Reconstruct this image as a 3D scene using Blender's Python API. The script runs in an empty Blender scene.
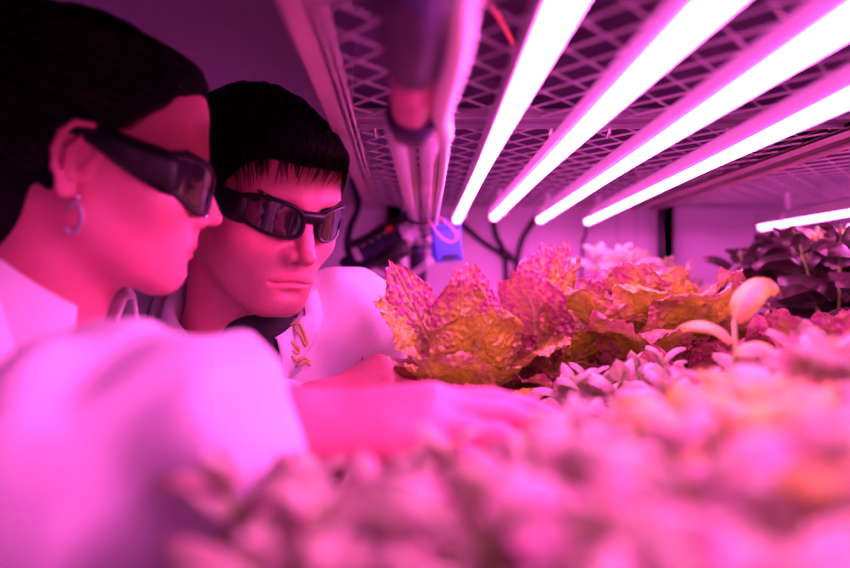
import bpy, math, random
import numpy as np
C = bpy.context.scene.collection
Z0 = 1.38                      # camera height above the floor; shapes below are laid out around eye level
F = 826.0                      # focal length in pixels (35 mm lens)
V3 = lambda *a: np.array(a, float)
def P(px, py, d): return V3((px-425)/F*d, d, -(py-284)/F*d)
def nrm(v): v = np.asarray(v, float); return v/(np.linalg.norm(v, axis=-1, keepdims=True)+1e-12)

# ---------------------------------------------------------------- objects
def new_mesh(name, V, Fc, mat=None, smooth=True):
    me = bpy.data.meshes.new(name)
    V = np.asarray(V, np.float32)
    if isinstance(Fc, np.ndarray):
        n = len(Fc); k = Fc.shape[1]
        me.vertices.add(len(V)); me.vertices.foreach_set('co', V.ravel())
        me.loops.add(n*k); me.loops.foreach_set('vertex_index', Fc.astype(np.int32).ravel())
        me.polygons.add(n); me.polygons.foreach_set('loop_start', np.arange(0, n*k, k, dtype=np.int32))
        me.update(calc_edges=True); me.validate()
    else:
        me.from_pydata([tuple(map(float, v)) for v in V], [], [tuple(map(int, f)) for f in Fc]); me.update()
    me.polygons.foreach_set('use_smooth', [smooth]*len(me.polygons))
    if mat: me.materials.append(mat)
    return me
def tag(o, label=None, cat=None, group=None, kind=None):
    if label: o['label'] = label
    if cat: o['category'] = cat
    if group: o['group'] = group
    if kind: o['kind'] = kind
    return o
def thing(name, loc, label, cat, group=None):
    o = bpy.data.objects.new(name, None); C.objects.link(o)
    o.empty_display_size = .02
    o.location = (loc[0], loc[1], loc[2]+Z0)
    o['_w'] = [float(v) for v in loc]
    return tag(o, label, cat, group)
def obj(name, V, Fc, mat, parent=None, origin=None, smooth=True, label=None):
    V = np.asarray(V, float)
    if parent is not None:
        w = np.array(parent['_w']); me = new_mesh(name, V-w, Fc, mat, smooth)
        o = bpy.data.objects.new(name, me); C.objects.link(o); o.parent = parent; o['_w'] = parent['_w']
    else:
        if origin is None: origin = V3((V[:,0].min()+V[:,0].max())/2, (V[:,1].min()+V[:,1].max())/2, V[:,2].min())
        me = new_mesh(name, V-np.asarray(origin), Fc, mat, smooth)
        o = bpy.data.objects.new(name, me); C.objects.link(o)
        o.location = (origin[0], origin[1], origin[2]+Z0); o['_w'] = [float(v) for v in origin]
    if label: o['label'] = label
    return o
class MB:
    def __init__(s): s.v = []; s.f = []; s.n = 0
    def add(s, V, Fc):
        V = np.asarray(V, float); s.v.append(V); s.f += [tuple(int(i)+s.n for i in f) for f in Fc]; s.n += len(V); return s
    def box(s, lo, hi, ch=0.0):
        lo = np.minimum(lo, hi); hi = np.maximum(lo, hi)
        return s.box2(lo, hi, ch)
    def box2(s, lo, hi, ch):
        c = (np.asarray(lo)+np.asarray(hi))/2; h = (np.asarray(hi)-np.asarray(lo))/2
        if ch <= 0:
            V = [c+h*V3(a, b, d) for a in (-1, 1) for b in (-1, 1) for d in (-1, 1)]
            return s.add(V, [(0,1,3,2),(4,6,7,5),(0,4,5,1),(2,3,7,6),(0,2,6,4),(1,5,7,3)])
        # bevelled: 24 verts
        V = []; ix = {}
        for a in (-1,1):
            for b in (-1,1):
                for d in (-1,1):
                    for ax in range(3):
                        q = h-ch; q = q.copy(); q[ax] = h[ax]
                        ix[(a,b,d,ax)] = len(V); V.append(c+q*V3(a,b,d))
        fs = []
        sg = (-1,1)
        for ax in range(3):
            o1, o2 = [i for i in range(3) if i != ax]
            for q in sg:
                r = []
                for (m, n) in ((-1,-1),(1,-1),(1,1),(-1,1)):
                    k = [0,0,0]; k[ax] = q; k[o1] = m; k[o2] = n; r.append(ix[(*k, ax)])
                fs.append(r)
        for ax in range(3):           # edges along ax
            o1, o2 = [i for i in range(3) if i != ax]
            for m in sg:
                for n in sg:
                    r = []
                    for (q, w) in ((-1,o1),(1,o1),(1,o2),(-1,o2)):
                        k = [0,0,0]; k[ax] = q; k[o1] = m; k[o2] = n; r.append(ix[(*k, w)])
                    fs.append(r)
        for a in sg:
            for b in sg:
                for d in sg: fs.append([ix[(a,b,d,0)], ix[(a,b,d,1)], ix[(a,b,d,2)]])
        return s.add(V, fs)
    def tube(s, pts, r, n=12, cap=True, ref=None):
        pts = np.asarray(pts, float); m = len(pts)
        r = np.broadcast_to(np.asarray(r, float), (m,))
        T = nrm(np.gradient(pts, axis=0))
        u = np.cross(T[0], [0,0,1]) if abs(T[0][2]) < .9 else np.cross(T[0], [1,0,0])
        u = nrm(u); V = []
        a = np.arange(n)*2*math.pi/n
        for i in range(m):
            u = nrm(u-T[i]*np.dot(u, T[i])); w = np.cross(T[i], u)
            V.append(pts[i]+r[i]*(np.cos(a)[:,None]*u+np.sin(a)[:,None]*w))
        V = np.concatenate(V)
        f = [(i*n+j, i*n+(j+1)%n, (i+1)*n+(j+1)%n, (i+1)*n+j) for i in range(m-1) for j in range(n)]
        if cap: f += [tuple(range(n))[::-1], tuple((m-1)*n+j for j in range(n))]
        return s.add(V, f)
    def ribbon(s, pts, nor, w):                    # a flat tapering strip
        pts = np.asarray(pts); T = nrm(np.gradient(pts, axis=0)); B = nrm(np.cross(T, nor))
        m = len(pts); V = np.concatenate([pts-B*w[:,None]/2, pts+B*w[:,None]/2, pts+np.asarray(nor)*w[:,None]*.4])
        f = []
        for i in range(m-1):
            f += [(i, i+1, 2*m+i+1, 2*m+i), (2*m+i, 2*m+i+1, m+i+1, m+i), (i, m+i, m+i+1, i+1)]
        return s.add(V, f)
    def build(s, name, mat, parent=None, origin=None, smooth=False, label=None):
        return obj(name, np.concatenate(s.v), s.f, mat, parent, origin, smooth, label)
def spline(pts, n=8):
    p = np.asarray(pts, float); p = np.vstack([2*p[0]-p[1], p, 2*p[-1]-p[-2]]); out = []
    for i in range(1, len(p)-2):
        for t in np.linspace(0, 1, n, endpoint=False):
            a, b, c, d = p[i-1:i+3]
            out.append(.5*((2*b)+(c-a)*t+(2*a-5*b+4*c-d)*t*t+(-a+3*b-3*c+d)*t**3))
    out.append(p[-2]); return np.array(out)
def autosmooth(o, ang=35):
    me = o.data
    me.polygons.foreach_set('use_smooth', [True]*len(me.polygons))
    try: me.set_sharp_from_angle(angle=math.radians(ang))
    except Exception: pass
    return o

# ---------------------------------------------------------------- noise
def _h(i, seed): 
    q = np.sin(i[...,0]*127.1+i[...,1]*311.7+i[...,2]*74.7+seed*19.19)*43758.5453
    return q-np.floor(q)
def vnoise(p, seed=0):
    p = np.asarray(p, float); i = np.floor(p); f = p-i; f = f*f*(3-2*f); r = 0
    for a in (0,1):
        for b in (0,1):
            for c in (0,1):
                w = (f[...,0] if a else 1-f[...,0])*(f[...,1] if b else 1-f[...,1])*(f[...,2] if c else 1-f[...,2])
                r = r+w*_h(i+np.array([a,b,c]), seed)
    return r
def worley2(x, y, seed=0):
    ix = np.floor(x); iy = np.floor(y); d = np.full(x.shape, 9.)
    for a in (-1,0,1):
        for b in (-1,0,1):
            cx = ix+a; cy = iy+b; q = np.stack([cx, cy, cx*0], -1)
            px = cx+_h(q, seed); py = cy+_h(q, seed+7)
            d = np.minimum(d, np.hypot(px-x, py-y))
    return d

# ---------------------------------------------------------------- distance fields
def ell(p, c, r):
    r = np.asarray(r, float); q = (p-np.asarray(c, float))
    k0 = np.sqrt(((q/r)**2).sum(-1)); k1 = np.sqrt(((q/(r*r))**2).sum(-1))+1e-9
    return np.where(k0 < 1e-4, -r.min(), k0*(k0-1)/k1)
def cap(p, a, b, ra, rb=None):
    a = np.asarray(a, float); b = np.asarray(b, float); rb = ra if rb is None else rb
    ab = b-a; t = np.clip(((p-a)@ab)/(ab@ab+1e-12), 0, 1)
    return np.sqrt(((p-a-t[...,None]*ab)**2).sum(-1))-(ra+(rb-ra)*t)
def smin(a, b, k):
    h = np.maximum(k-np.abs(a-b), 0)/k; return np.minimum(a, b)-h*h*k*.25
def smax(a, b, k): return -smin(-a, -b, k)
def grid(*segs):
    out = [segs[0][0]]
    for a, b, s in segs:
        n = max(1, int(round((b-a)/s))); out += list(np.linspace(a, b, n+1)[1:])
    return np.array(out)
def nets(f, xs, ys, zs, slack=1.25):
    nx, ny, nz = len(xs), len(ys), len(zs); B = 10
    D = np.empty((nx, ny, nz), np.float32)
    bl = [(i, j, k) for i in range(0, nx, B) for j in range(0, ny, B) for k in range(0, nz, B)]
    lo = np.array([(xs[i], ys[j], zs[k]) for i,j,k in bl])
    hi = np.array([(xs[min(i+B, nx-1)], ys[min(j+B, ny-1)], zs[min(k+B, nz-1)]) for i,j,k in bl])
    cen = (lo+hi)/2; rad = np.linalg.norm(hi-lo, axis=1)/2
    v = np.concatenate([f(cen[i:i+20000]) for i in range(0, len(cen), 20000)])
    act = np.abs(v) < rad*slack+.012
    run = []; cnt = 0
    def flush():
        nonlocal run, cnt
        if not run: return
        pts = np.concatenate([r[1] for r in run]); val = f(pts); o = 0
        for (sl, p_, sh) in run:
            D[sl] = val[o:o+len(p_)].reshape(sh); o += len(p_)
        run = []; cnt = 0
    for (i, j, k), a, vv in zip(bl, act, v):
        sl = (slice(i, min(i+B, nx)), slice(j, min(j+B, ny)), slice(k, min(k+B, nz)))
        if not a: D[sl] = vv; continue
        g = np.stack(np.meshgrid(xs[sl[0]], ys[sl[1]], zs[sl[2]], indexing='ij'), -1)
        run.append((sl, g.reshape(-1, 3), g.shape[:3])); cnt += g.size//3
        if cnt > 60000: flush()
    flush()
    S = D < 0
    cs = S[:-1,:-1,:-1]
    A = np.zeros(cs.shape, np.int8)
    for a in (0,1):
        for b in (0,1):
            for c in (0,1): A += S[a:nx-1+a, b:ny-1+b, c:nz-1+c]
    act = (A > 0) & (A < 8)
    I = np.argwhere(act); n = len(I)
    idx = np.full(cs.shape, -1, np.int32); idx[act] = np.arange(n)
    acc = np.zeros((n, 3)); ct = np.zeros(n)
    ax = (xs, ys, zs)
    for d in range(3):
        o1, o2 = [q for q in range(3) if q != d]
        for m in (0,1):
            for q in (0,1):
                off = np.zeros(3, int); off[o1] = m; off[o2] = q
                a = I+off; b = a.copy(); b[:,d] += 1
                va = D[a[:,0],a[:,1],a[:,2]]; vb = D[b[:,0],b[:,1],b[:,2]]
                m_ = (va < 0) != (vb < 0)
                t = np.where(m_, va/(va-vb+1e-20), 0)
                pa = np.stack([ax[w][a[:,w]] for w in range(3)], 1); pb = np.stack([ax[w][b[:,w]] for w in range(3)], 1)
                acc += np.where(m_[:,None], pa+(pb-pa)*t[:,None], 0); ct += m_
    V = acc/ct[:,None]
    Q = []
    for d in range(3):
        o1, o2 = (d+1)%3, (d+2)%3
        a = [slice(None)]*3; b = [slice(None)]*3; a[d] = slice(0,-1); b[d] = slice(1,None)
        s0 = S[tuple(a)]; s1 = S[tuple(b)]
        E = np.argwhere(s0 != s1)
        sh = (nx, ny, nz)
        E = E[(E[:,o1] > 0) & (E[:,o2] > 0) & (E[:,o1] < sh[o1]-1) & (E[:,o2] < sh[o2]-1)]
        inside = S[E[:,0],E[:,1],E[:,2]]
        def c(m, q):
            e = E.copy(); e[:,o1] -= m; e[:,o2] -= q; return idx[e[:,0],e[:,1],e[:,2]]
        q4 = np.stack([c(1,1), c(0,1), c(0,0), c(1,0)], 1)
        q4[~inside] = q4[~inside][:, ::-1]
        Q.append(q4)
    Q = np.concatenate(Q); Q = Q[(Q >= 0).all(1)]
    return V, Q
def grad(f, p, e=.002):
    g = np.stack([f(p+np.eye(3)[i]*e)-f(p-np.eye(3)[i]*e) for i in range(3)], -1); return nrm(g)
def project(f, p, off=0, it=4):
    for _ in range(it): p = p-(f(p)-off)[:,None]*grad(f, p)*.95
    return p
def march(f, px, py, off=0, tmax=2.2):
    d = nrm(np.stack([(px-425)/F, np.ones_like(px), -(py-284)/F], -1)); t = np.full(px.shape, .3)
    for _ in range(90): t = np.minimum(t+.7*(f(d*t[:,None])-off), tmax)
    return d*t[:,None]

# ---------------------------------------------------------------- materials
def mat(name, col=(.8,.8,.8), rough=.5, metal=0, spec=.5, noise=0, nscale=20, bump=0, bscale=60, emit=None, estr=0, sss=0, coat=0, trans=0, sheen=0):
    m = bpy.data.materials.new(name); m.use_nodes = True; nt = m.node_tree; b = nt.nodes['Principled BSDF']
    b.inputs['Base Color'].default_value = (*col, 1); b.inputs['Roughness'].default_value = rough
    b.inputs['Metallic'].default_value = metal; b.inputs['Specular IOR Level'].default_value = spec
    if coat: b.inputs['Coat Weight'].default_value = coat; b.inputs['Coat Roughness'].default_value = .03
    if sheen: b.inputs['Sheen Weight'].default_value = sheen
    if emit: b.inputs['Emission Color'].default_value = (*emit, 1); b.inputs['Emission Strength'].default_value = estr
    if sss:
        b.inputs['Subsurface Weight'].default_value = sss; b.inputs['Subsurface Radius'].default_value = (1,.3,.15); b.inputs['Subsurface Scale'].default_value = .006
    tc = nt.nodes.new('ShaderNodeTexCoord')
    if noise:
        n = nt.nodes.new('ShaderNodeTexNoise'); n.inputs['Scale'].default_value = nscale; n.inputs['Detail'].default_value = 5
        nt.links.new(tc.outputs['Object'], n.inputs['Vector'])
        r = nt.nodes.new('ShaderNodeValToRGB'); nt.links.new(n.outputs['Fac'], r.inputs['Fac'])
        r.color_ramp.elements[0].position = .3; r.color_ramp.elements[1].position = .7
        r.color_ramp.elements[0].color = (*[c*(1-noise) for c in col], 1); r.color_ramp.elements[1].color = (*[min(1, c*(1+noise*.4)) for c in col], 1)
        nt.links.new(r.outputs['Color'], b.inputs['Base Color'])
    if bump:
        n2 = nt.nodes.new('ShaderNodeTexNoise'); n2.inputs['Scale'].default_value = bscale; n2.inputs['Detail'].default_value = 6
        nt.links.new(tc.outputs['Object'], n2.inputs['Vector'])
        bp = nt.nodes.new('ShaderNodeBump'); bp.inputs['Strength'].default_value = bump; bp.inputs['Distance'].default_value = .002
        nt.links.new(n2.outputs['Fac'], bp.inputs['Height']); nt.links.new(bp.outputs['Normal'], b.inputs['Normal'])
    return m
def attr_mix(m, colA, attr, cols):
    """mix base colour towards cols[i] by channel i of a colour attribute"""
    nt = m.node_tree; b = nt.nodes['Principled BSDF']
    at = nt.nodes.new('ShaderNodeAttribute'); at.attribute_name = attr
    sp = nt.nodes.new('ShaderNodeSeparateColor'); nt.links.new(at.outputs['Color'], sp.inputs['Color'])
    prev = None
    if b.inputs['Base Color'].is_linked: prev = b.inputs['Base Color'].links[0].from_socket
    for i, c in enumerate(cols):
        mx = nt.nodes.new('ShaderNodeMix'); mx.data_type = 'RGBA'
        nt.links.new(sp.outputs[i], mx.inputs['Factor'])
        if prev is None: mx.inputs['A'].default_value = (*colA, 1)
        else: nt.links.new(prev, mx.inputs['A'])
        mx.inputs['B'].default_value = (*c, 1); prev = mx.outputs['Result']
    nt.links.new(prev, b.inputs['Base Color'])
def set_attr(o, name, arr):
    at = o.data.color_attributes.new(name, 'FLOAT_COLOR', 'POINT')
    a = np.ones((len(arr), 4), np.float32); a[:, :arr.shape[1]] = arr; at.data.foreach_set('color', a.ravel())
LC = (1.0, .115, .68)           # colour of the grow lamps
M = {}
M['coat'] = mat('white_cotton', (.68,.66,.67), .85, bump=.25, bscale=350, sheen=.1)
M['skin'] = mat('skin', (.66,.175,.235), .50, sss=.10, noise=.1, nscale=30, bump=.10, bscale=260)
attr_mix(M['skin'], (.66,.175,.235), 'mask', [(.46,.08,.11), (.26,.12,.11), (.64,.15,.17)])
M['black_hair'] = mat('black_hair', (.005,.004,.005), .42, spec=.22)
M['brown_hair'] = mat('dark_brown_hair', (.014,.007,.006), .45, spec=.25)
M['hair_cap'] = mat('hair_under_layer', (.004,.003,.004), .9, spec=.1)
M['frame'] = mat('black_plastic', (.008,.006,.009), .34, spec=.25)
M['lens'] = mat('tinted_lens', (.010,.008,.012), .04, spec=.8, coat=.35)
M['steel'] = mat('polished_steel', (.75,.74,.76), .18, 1.0)
M['tshirt'] = mat('black_jersey', (.012,.012,.014), .9, bump=.2, bscale=500)
M['trousers'] = mat('navy_denim', (.03,.035,.07), .85, bump=.2, bscale=400)
M['shoe'] = mat('black_leather', (.02,.02,.02), .4)
M['thread'] = mat('yellow_embroidery', (.50,.42,.12), .7)
M['alu'] = mat('brushed_aluminium_angle', (.50,.35,.38), .5, .25, noise=.12, nscale=14)
M['alu_d'] = mat('galvanised_steel', (.36,.32,.36), .4, .6, noise=.2, nscale=25)
M['mesh'] = mat('expanded_metal', (.62,.55,.62), .35, .7)
M['panel'] = mat('dark_shelf_underside', (.13,.08,.15), .7, noise=.3, nscale=8)
M['white_pl'] = mat('white_plastic', (.80,.78,.80), .35)
M['pvc'] = mat('grey_pvc', (.50,.42,.50), .32)
M['dark_pl'] = mat('dark_coupling', (.03,.015,.06), .5, spec=.25)
M['black_rub'] = mat('black_rubber', (.015,.013,.016), .5)
M['blue'] = mat('blue_plastic', (.03,.10,.75), .35)
M['red'] = mat('red_plastic', (.75,.10,.07), .4)
M['wall'] = mat('painted_wall', (.72,.62,.76), .8, noise=.08, nscale=3, bump=.1, bscale=40)
M['floor'] = mat('resin_floor', (.22,.20,.22), .5, noise=.15, nscale=6)
M['tray'] = mat('tray_plastic', (.55,.53,.55), .5)
M['raft'] = mat('raft_board', (.45,.42,.42), .8, noise=.2, nscale=30)
M['stem'] = mat('plant_stem', (.25,.38,.08), .5)
M['soil'] = mat('rockwool_plug', (.10,.07,.05), .95, bump=.6, bscale=120)
ESTR = 37
M['lamp'] = mat('lit_lamp_tube', (.9,.9,.9), .3, emit=LC, estr=ESTR)
M['lamp_house'] = mat('lamp_housing', (.42,.38,.42), .35)
# ================================================================ heads
class Head:
    def __init__(s, O, yaw, pitch, sc=1.0, fem=False, roll=0):
        a, b = math.radians(yaw), math.radians(pitch); s.O = np.asarray(O, float); s.sc = sc; s.fem = fem
        s.f = V3(math.sin(a)*math.cos(b), -math.cos(a)*math.cos(b), -math.sin(b))
        s.u = V3(math.sin(a)*math.sin(b), -math.cos(a)*math.sin(b), math.cos(b))
        s.l = np.cross(s.u, s.f)              # towards the person's left
        if roll:
            r = math.radians(roll); s.l, s.u = s.l*math.cos(r)+s.u*math.sin(r), -s.l*math.sin(r)+s.u*math.cos(r)
        s.R = np.stack([s.l, s.f, s.u], 1)    # columns: lateral, forward, up
    def loc(s, p): return ((p-s.O)@s.R)/s.sc
    def wld(s, q): return s.O+(np.asarray(q, float)*s.sc)@s.R.T
    def face(s, q, ears=True):
        """distance field of the head in its own frame (x lateral, y forward, z up)"""
        fem = s.fem; q = np.asarray(q); m = q.copy(); m[:,0] = np.abs(m[:,0])
        d = ell(q, (0,-.022,.036), (.0715,.094,.078))
        d = smin(d, ell(q, (0,.028,-.005), (.066,.062,.085)), .03)
        jw = .050 if fem else .056
        d = smin(d, ell(q, (0,.035,-.055), (.050 if fem else .054,.046,.052)), .03)
        d = smin(d, cap(m, (jw,-.004,-.055), (.020,.066,-.098), .0155 if not fem else .013, .015), .035)
        d = smin(d, ell(q, (0,.072,-.100), (.019 if fem else .024,.0165,.0155)), .018)     # chin
        d = smin(d, ell(m, (.043,.056,-.030), (.022,.020,.018)), .025)   # cheek
        d = smin(d, ell(q, (0,.070,-.068), (.031,.024,.026)), .022)      # muzzle
        d = smin(d, cap(m, (.008,.081,.016), (.046,.062,.016), .011 if fem else .0135, .011), .018)   # brow
        d = smin(d, ell(q, (0,.055,.055), (.050,.030,.038)), .03)        # forehead
        d = smax(d, -ell(m, (.031,.098,.001), (.019,.019,.012)), .014)   # sockets
        d = smin(d, ell(m, (.031,.068,.000), (.0125,.0125,.0125)), .003) # eyes
        d = smin(d, cap(m, (.018,.078,.0045), (.043,.072,.0035), .0035), .004)  # upper lids
        # nose
        tip = (0,.107,-.036) if fem else (0,.109,-.038)
        n = cap(q, (0,.086,.008), (0,.101,-.024), .0065, .0085)
        n = smin(n, ell(q, tip, (.0095,.0105,.0085)), .010)
        n = smin(n, ell(m, (.0115,.094,-.041), (.0075,.0105,.0075)), .006)
        n = smin(n, cap(q, (0,.092,-.044), (0,.088,-.052), .006), .008)
        d = smin(d, n, .010)
        d = smax(d, -ell(m, (.0055,.099,-.0475), (.0035,.0055,.004)), .003)
        # mouth
        lw = .0215 if fem else .027
        d = smin(d, cap(m, (0,.0915,-.0660), (lw,.0815 if fem else .0830,-.0705), .0042 if fem else .0036, .0020), .008)
        d = smin(d, cap(m, (0,.0890,-.0765), (lw*.85,.0815 if fem else .0830,-.0740), .0052 if fem else .0050, .002), .009)
        d = smax(d, -cap(m, (0,.0965,-.0710), (lw,.0875,-.0735), .0022, .0010), .004)
        d = smax(d, -ell(q, (0,.100,-.084), (.016,.010,.0035)), .010)    # fold under the lip
        if ears:
            e = m-np.array([.073,-.010,-.004])
            # tilt the ear back a little
            c_, s_ = math.cos(.2), math.sin(.2)
            ef = e[:,1]*c_-e[:,2]*s_; ez = e[:,1]*s_+e[:,2]*c_
            ex = e[:,0]+ef*.42                                       # flare outwards towards the back
            E = np.stack([ex, ef, ez], 1)
            h = 9.
            pts = [(.001,.010,.000),(.003,.0125,.012),(.004,.010,.024),(.005,.001,.031),(.006,-.011,.028),(.006,-.018,.016),(.005,-.0185,.002),(.004,-.014,-.013),(.003,-.007,-.022)]
            for a, b in zip(pts[:-1], pts[1:]): 
                h = np.minimum(h, cap(E, a, b, .0031)) if isinstance(h, float) else smin(h, cap(E, a, b, .0031), .002)
            h = smin(h, ell(E, (.002,-.001,-.027), (.0035,.0085,.0090)), .006)
            h = smin(h, ell(E, (-.002,-.004,.004), (.0024,.0165,.029)), .003)
            h = smin(h, cap(E, (.003,-.002,.020), (.0035,-.009,.006), .0026), .003)
            h = smin(h, cap(E, (.0035,-.009,.006), (.0035,-.006,-.013), .0026), .003)
            h = smin(h, ell(E, (.003,.0085,-.005), (.004,.004,.006)), .004)
            h = smin(h, ell(E, (-.006,.004,.0), (.007,.008,.018)), .006)
            d = smin(d, h, .004)
        return d*.95
    def sdf(s, p): return s.face(s.loc(p))*s.sc

def frame_of(a, c):
    a = nrm(a); c = nrm(np.asarray(c)-a*np.dot(a, c)); return a, np.cross(c, a), c
def hand_field(w, a, c, side, sc=1, curls=(40,35,20), thumb=1.0, spread=1.0, r=1.0):
    """right hand: side=+1 puts the thumb on the c x a side"""
    a, b, c = frame_of(a, c); b = b*side; w = np.asarray(w, float)
    T = lambda x, y, z: w+sc*(x*a+y*b+z*c)
    segs = []
    palm = []
    kn = [(.088,.026*spread,.002),(.091,.006*spread,.005),(.086,-.0145*spread,.003),(.078,-.033*spread,-.001)]
    for k, rr in zip(kn, (.0125,.0125,.012,.011)): palm.append((T(.004, k[1]*.55, -.002), T(*k), .0155*sc*r, rr*sc*r))
    palm.append((T(.03,.012,-.006), T(.06,-.02,-.006), .014*sc*r, .013*sc*r))
    L = [(.042,.026,.021),(.046,.029,.022),(.043,.027,.021),(.034,.020,.019)]
    fingers = []
    for i, (k, l) in enumerate(zip(kn, L)):
        ang = 0; p = np.array(k); ch = [T(*p)]
        fan = (.10, .02, -.06, -.16)[i]*spread
        for j in range(3):
            ang += math.radians(curls[j]+(i-1)*3)
            p = p+l[j]*V3(math.cos(ang)*math.cos(fan), math.sin(fan)*math.cos(ang*.5), -math.sin(ang)); ch.append(T(*p))
        rs = np.array([.0098,.0088,.0080,.0070])*sc*r*(1 if i < 3 else .88)
        fingers.append((ch, rs))
    th = [T(.018,.022,-.008), T(.050,.045*thumb,-.016), T(.078,.056*thumb,-.026), T(.100,.056*thumb,-.036)]
    fingers.append((th, np.array([.0155,.0125,.0105,.0085])*sc*r))
    cen = T(.07,0,-.02)
    def f(p):
        d = None
        for A, B_, ra, rb in palm:
            q = cap(p, A, B_, ra, rb); d = q if d is None else smin(d, q, .014*sc)
        for ch, rs in fingers:
            g = None
            for j in range(3):
                q = cap(p, ch[j], ch[j+1], rs[j], rs[j+1])
                g = q if g is None else smin(g, q, .003)
            d = smin(d, g, .0045)
        return d
    return f, cen, fingers

# ================================================================ bodies
class Body:
    def __init__(s, head, N, SL, SR, EL, ER, WL, WR, H, KL, KR, AL, AR, front, sc=1.0, handR=None, handL=None):
        s.__dict__.update(head=head, N=N, SL=SL, SR=SR, EL=EL, ER=ER, WL=WL, WR=WR, H=H, KL=KL, KR=KR, AL=AL, AR=AR, k=sc, hR=handR, hL=handL)
        s.sp = nrm(H-N); s.lat = nrm(SL-SR); s.fr = nrm(np.asarray(front)-s.sp*np.dot(front, s.sp)); s.lat = nrm(np.cross(s.fr, s.sp))*(1 if np.dot(np.cross(s.fr, s.sp), SL-SR) > 0 else -1)
        s.L = np.linalg.norm(H-N)
    def torso(s, p, o=0.0):
        k = s.k; l = s.lat; A = lambda t, w, n=0: s.N+s.sp*t*s.L+l*w*k+s.fr*n*k
        d = cap(p, s.N+s.sp*.035, s.SL, .046*k+o, .056*k+o)
        d = smin(d, cap(p, s.N+s.sp*.035, s.SR, .046*k+o, .056*k+o), .05)
        for t, w, r, n in ((.25,.085,.088,.010), (.48,.075,.085,.012), (.72,.065,.088,.0), (.98,.075,.105,0)):
            d = smin(d, cap(p, A(t,-w,n), A(t,w,n), r*k+o), .10)
        return d
    def arms(s, p, o=0.0, ow=0.0, stop=1.0):
        k = s.k; d = None
        for S, E, W in ((s.SL, s.EL, s.WL), (s.SR, s.ER, s.WR)):
            q = smin(cap(p, S, E, .050*k+o, .042*k+o), cap(p, E, E+(W-E)*stop, .042*k+o, .028*k+o+ow), .03)
            d = q if d is None else np.minimum(d, q)
        return d
    def neck(s, p, o=0.0):
        h = s.head; a = h.wld((0,-.028,-.055)); b = s.N+s.sp*.03
        d = cap(p, a, b, .056*s.k*(.90 if h.fem else 1)+o, .060*s.k*(.92 if h.fem else 1)+o)
        return smin(d, cap(p, h.wld((0,.012,-.060)), s.N+s.fr*.015, (.028 if h.fem else .036)*s.k+o, (.034 if h.fem else .040)*s.k+o), .03)
    def skin(s, p):
        d = smin(s.head.sdf(p), s.neck(p), .018)
        d = smin(d, s.torso(p), .035)
        d = smin(d, s.arms(p), .04)
        for hh, W in ((s.hR, s.WR), (s.hL, s.WL)):
            if hh is not None: d = smin(d, hh(p), .022)
        for a, b, c in ((s.KL, s.AL, 1), (s.KR, s.AR, -1)):
            hip = s.H+s.lat*.09*c*s.k
            d = smin(d, smin(cap(p, hip, a, .085, .055), cap(p, a, b, .055, .038), .03), .03)
        return d
    def skirt(s, p, o):
        d = None
        hips = [s.H+s.lat*c*.09*s.k for c in (1,-1)]
        for hip, kn in zip(hips, (s.KL, s.KR)):
            q = cap(p, hip, hip+(kn-hip)*.75, .10+o, .135+o); d = q if d is None else smin(d, q, .10)
        return d

def shell_obj(name, f, seg, m, parent, extra=None):
    V, Q = nets(f, grid(*seg[0]), grid(*seg[1]), grid(*seg[2]))
    o = obj(name, V, Q, m, parent)
    return o, V

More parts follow.
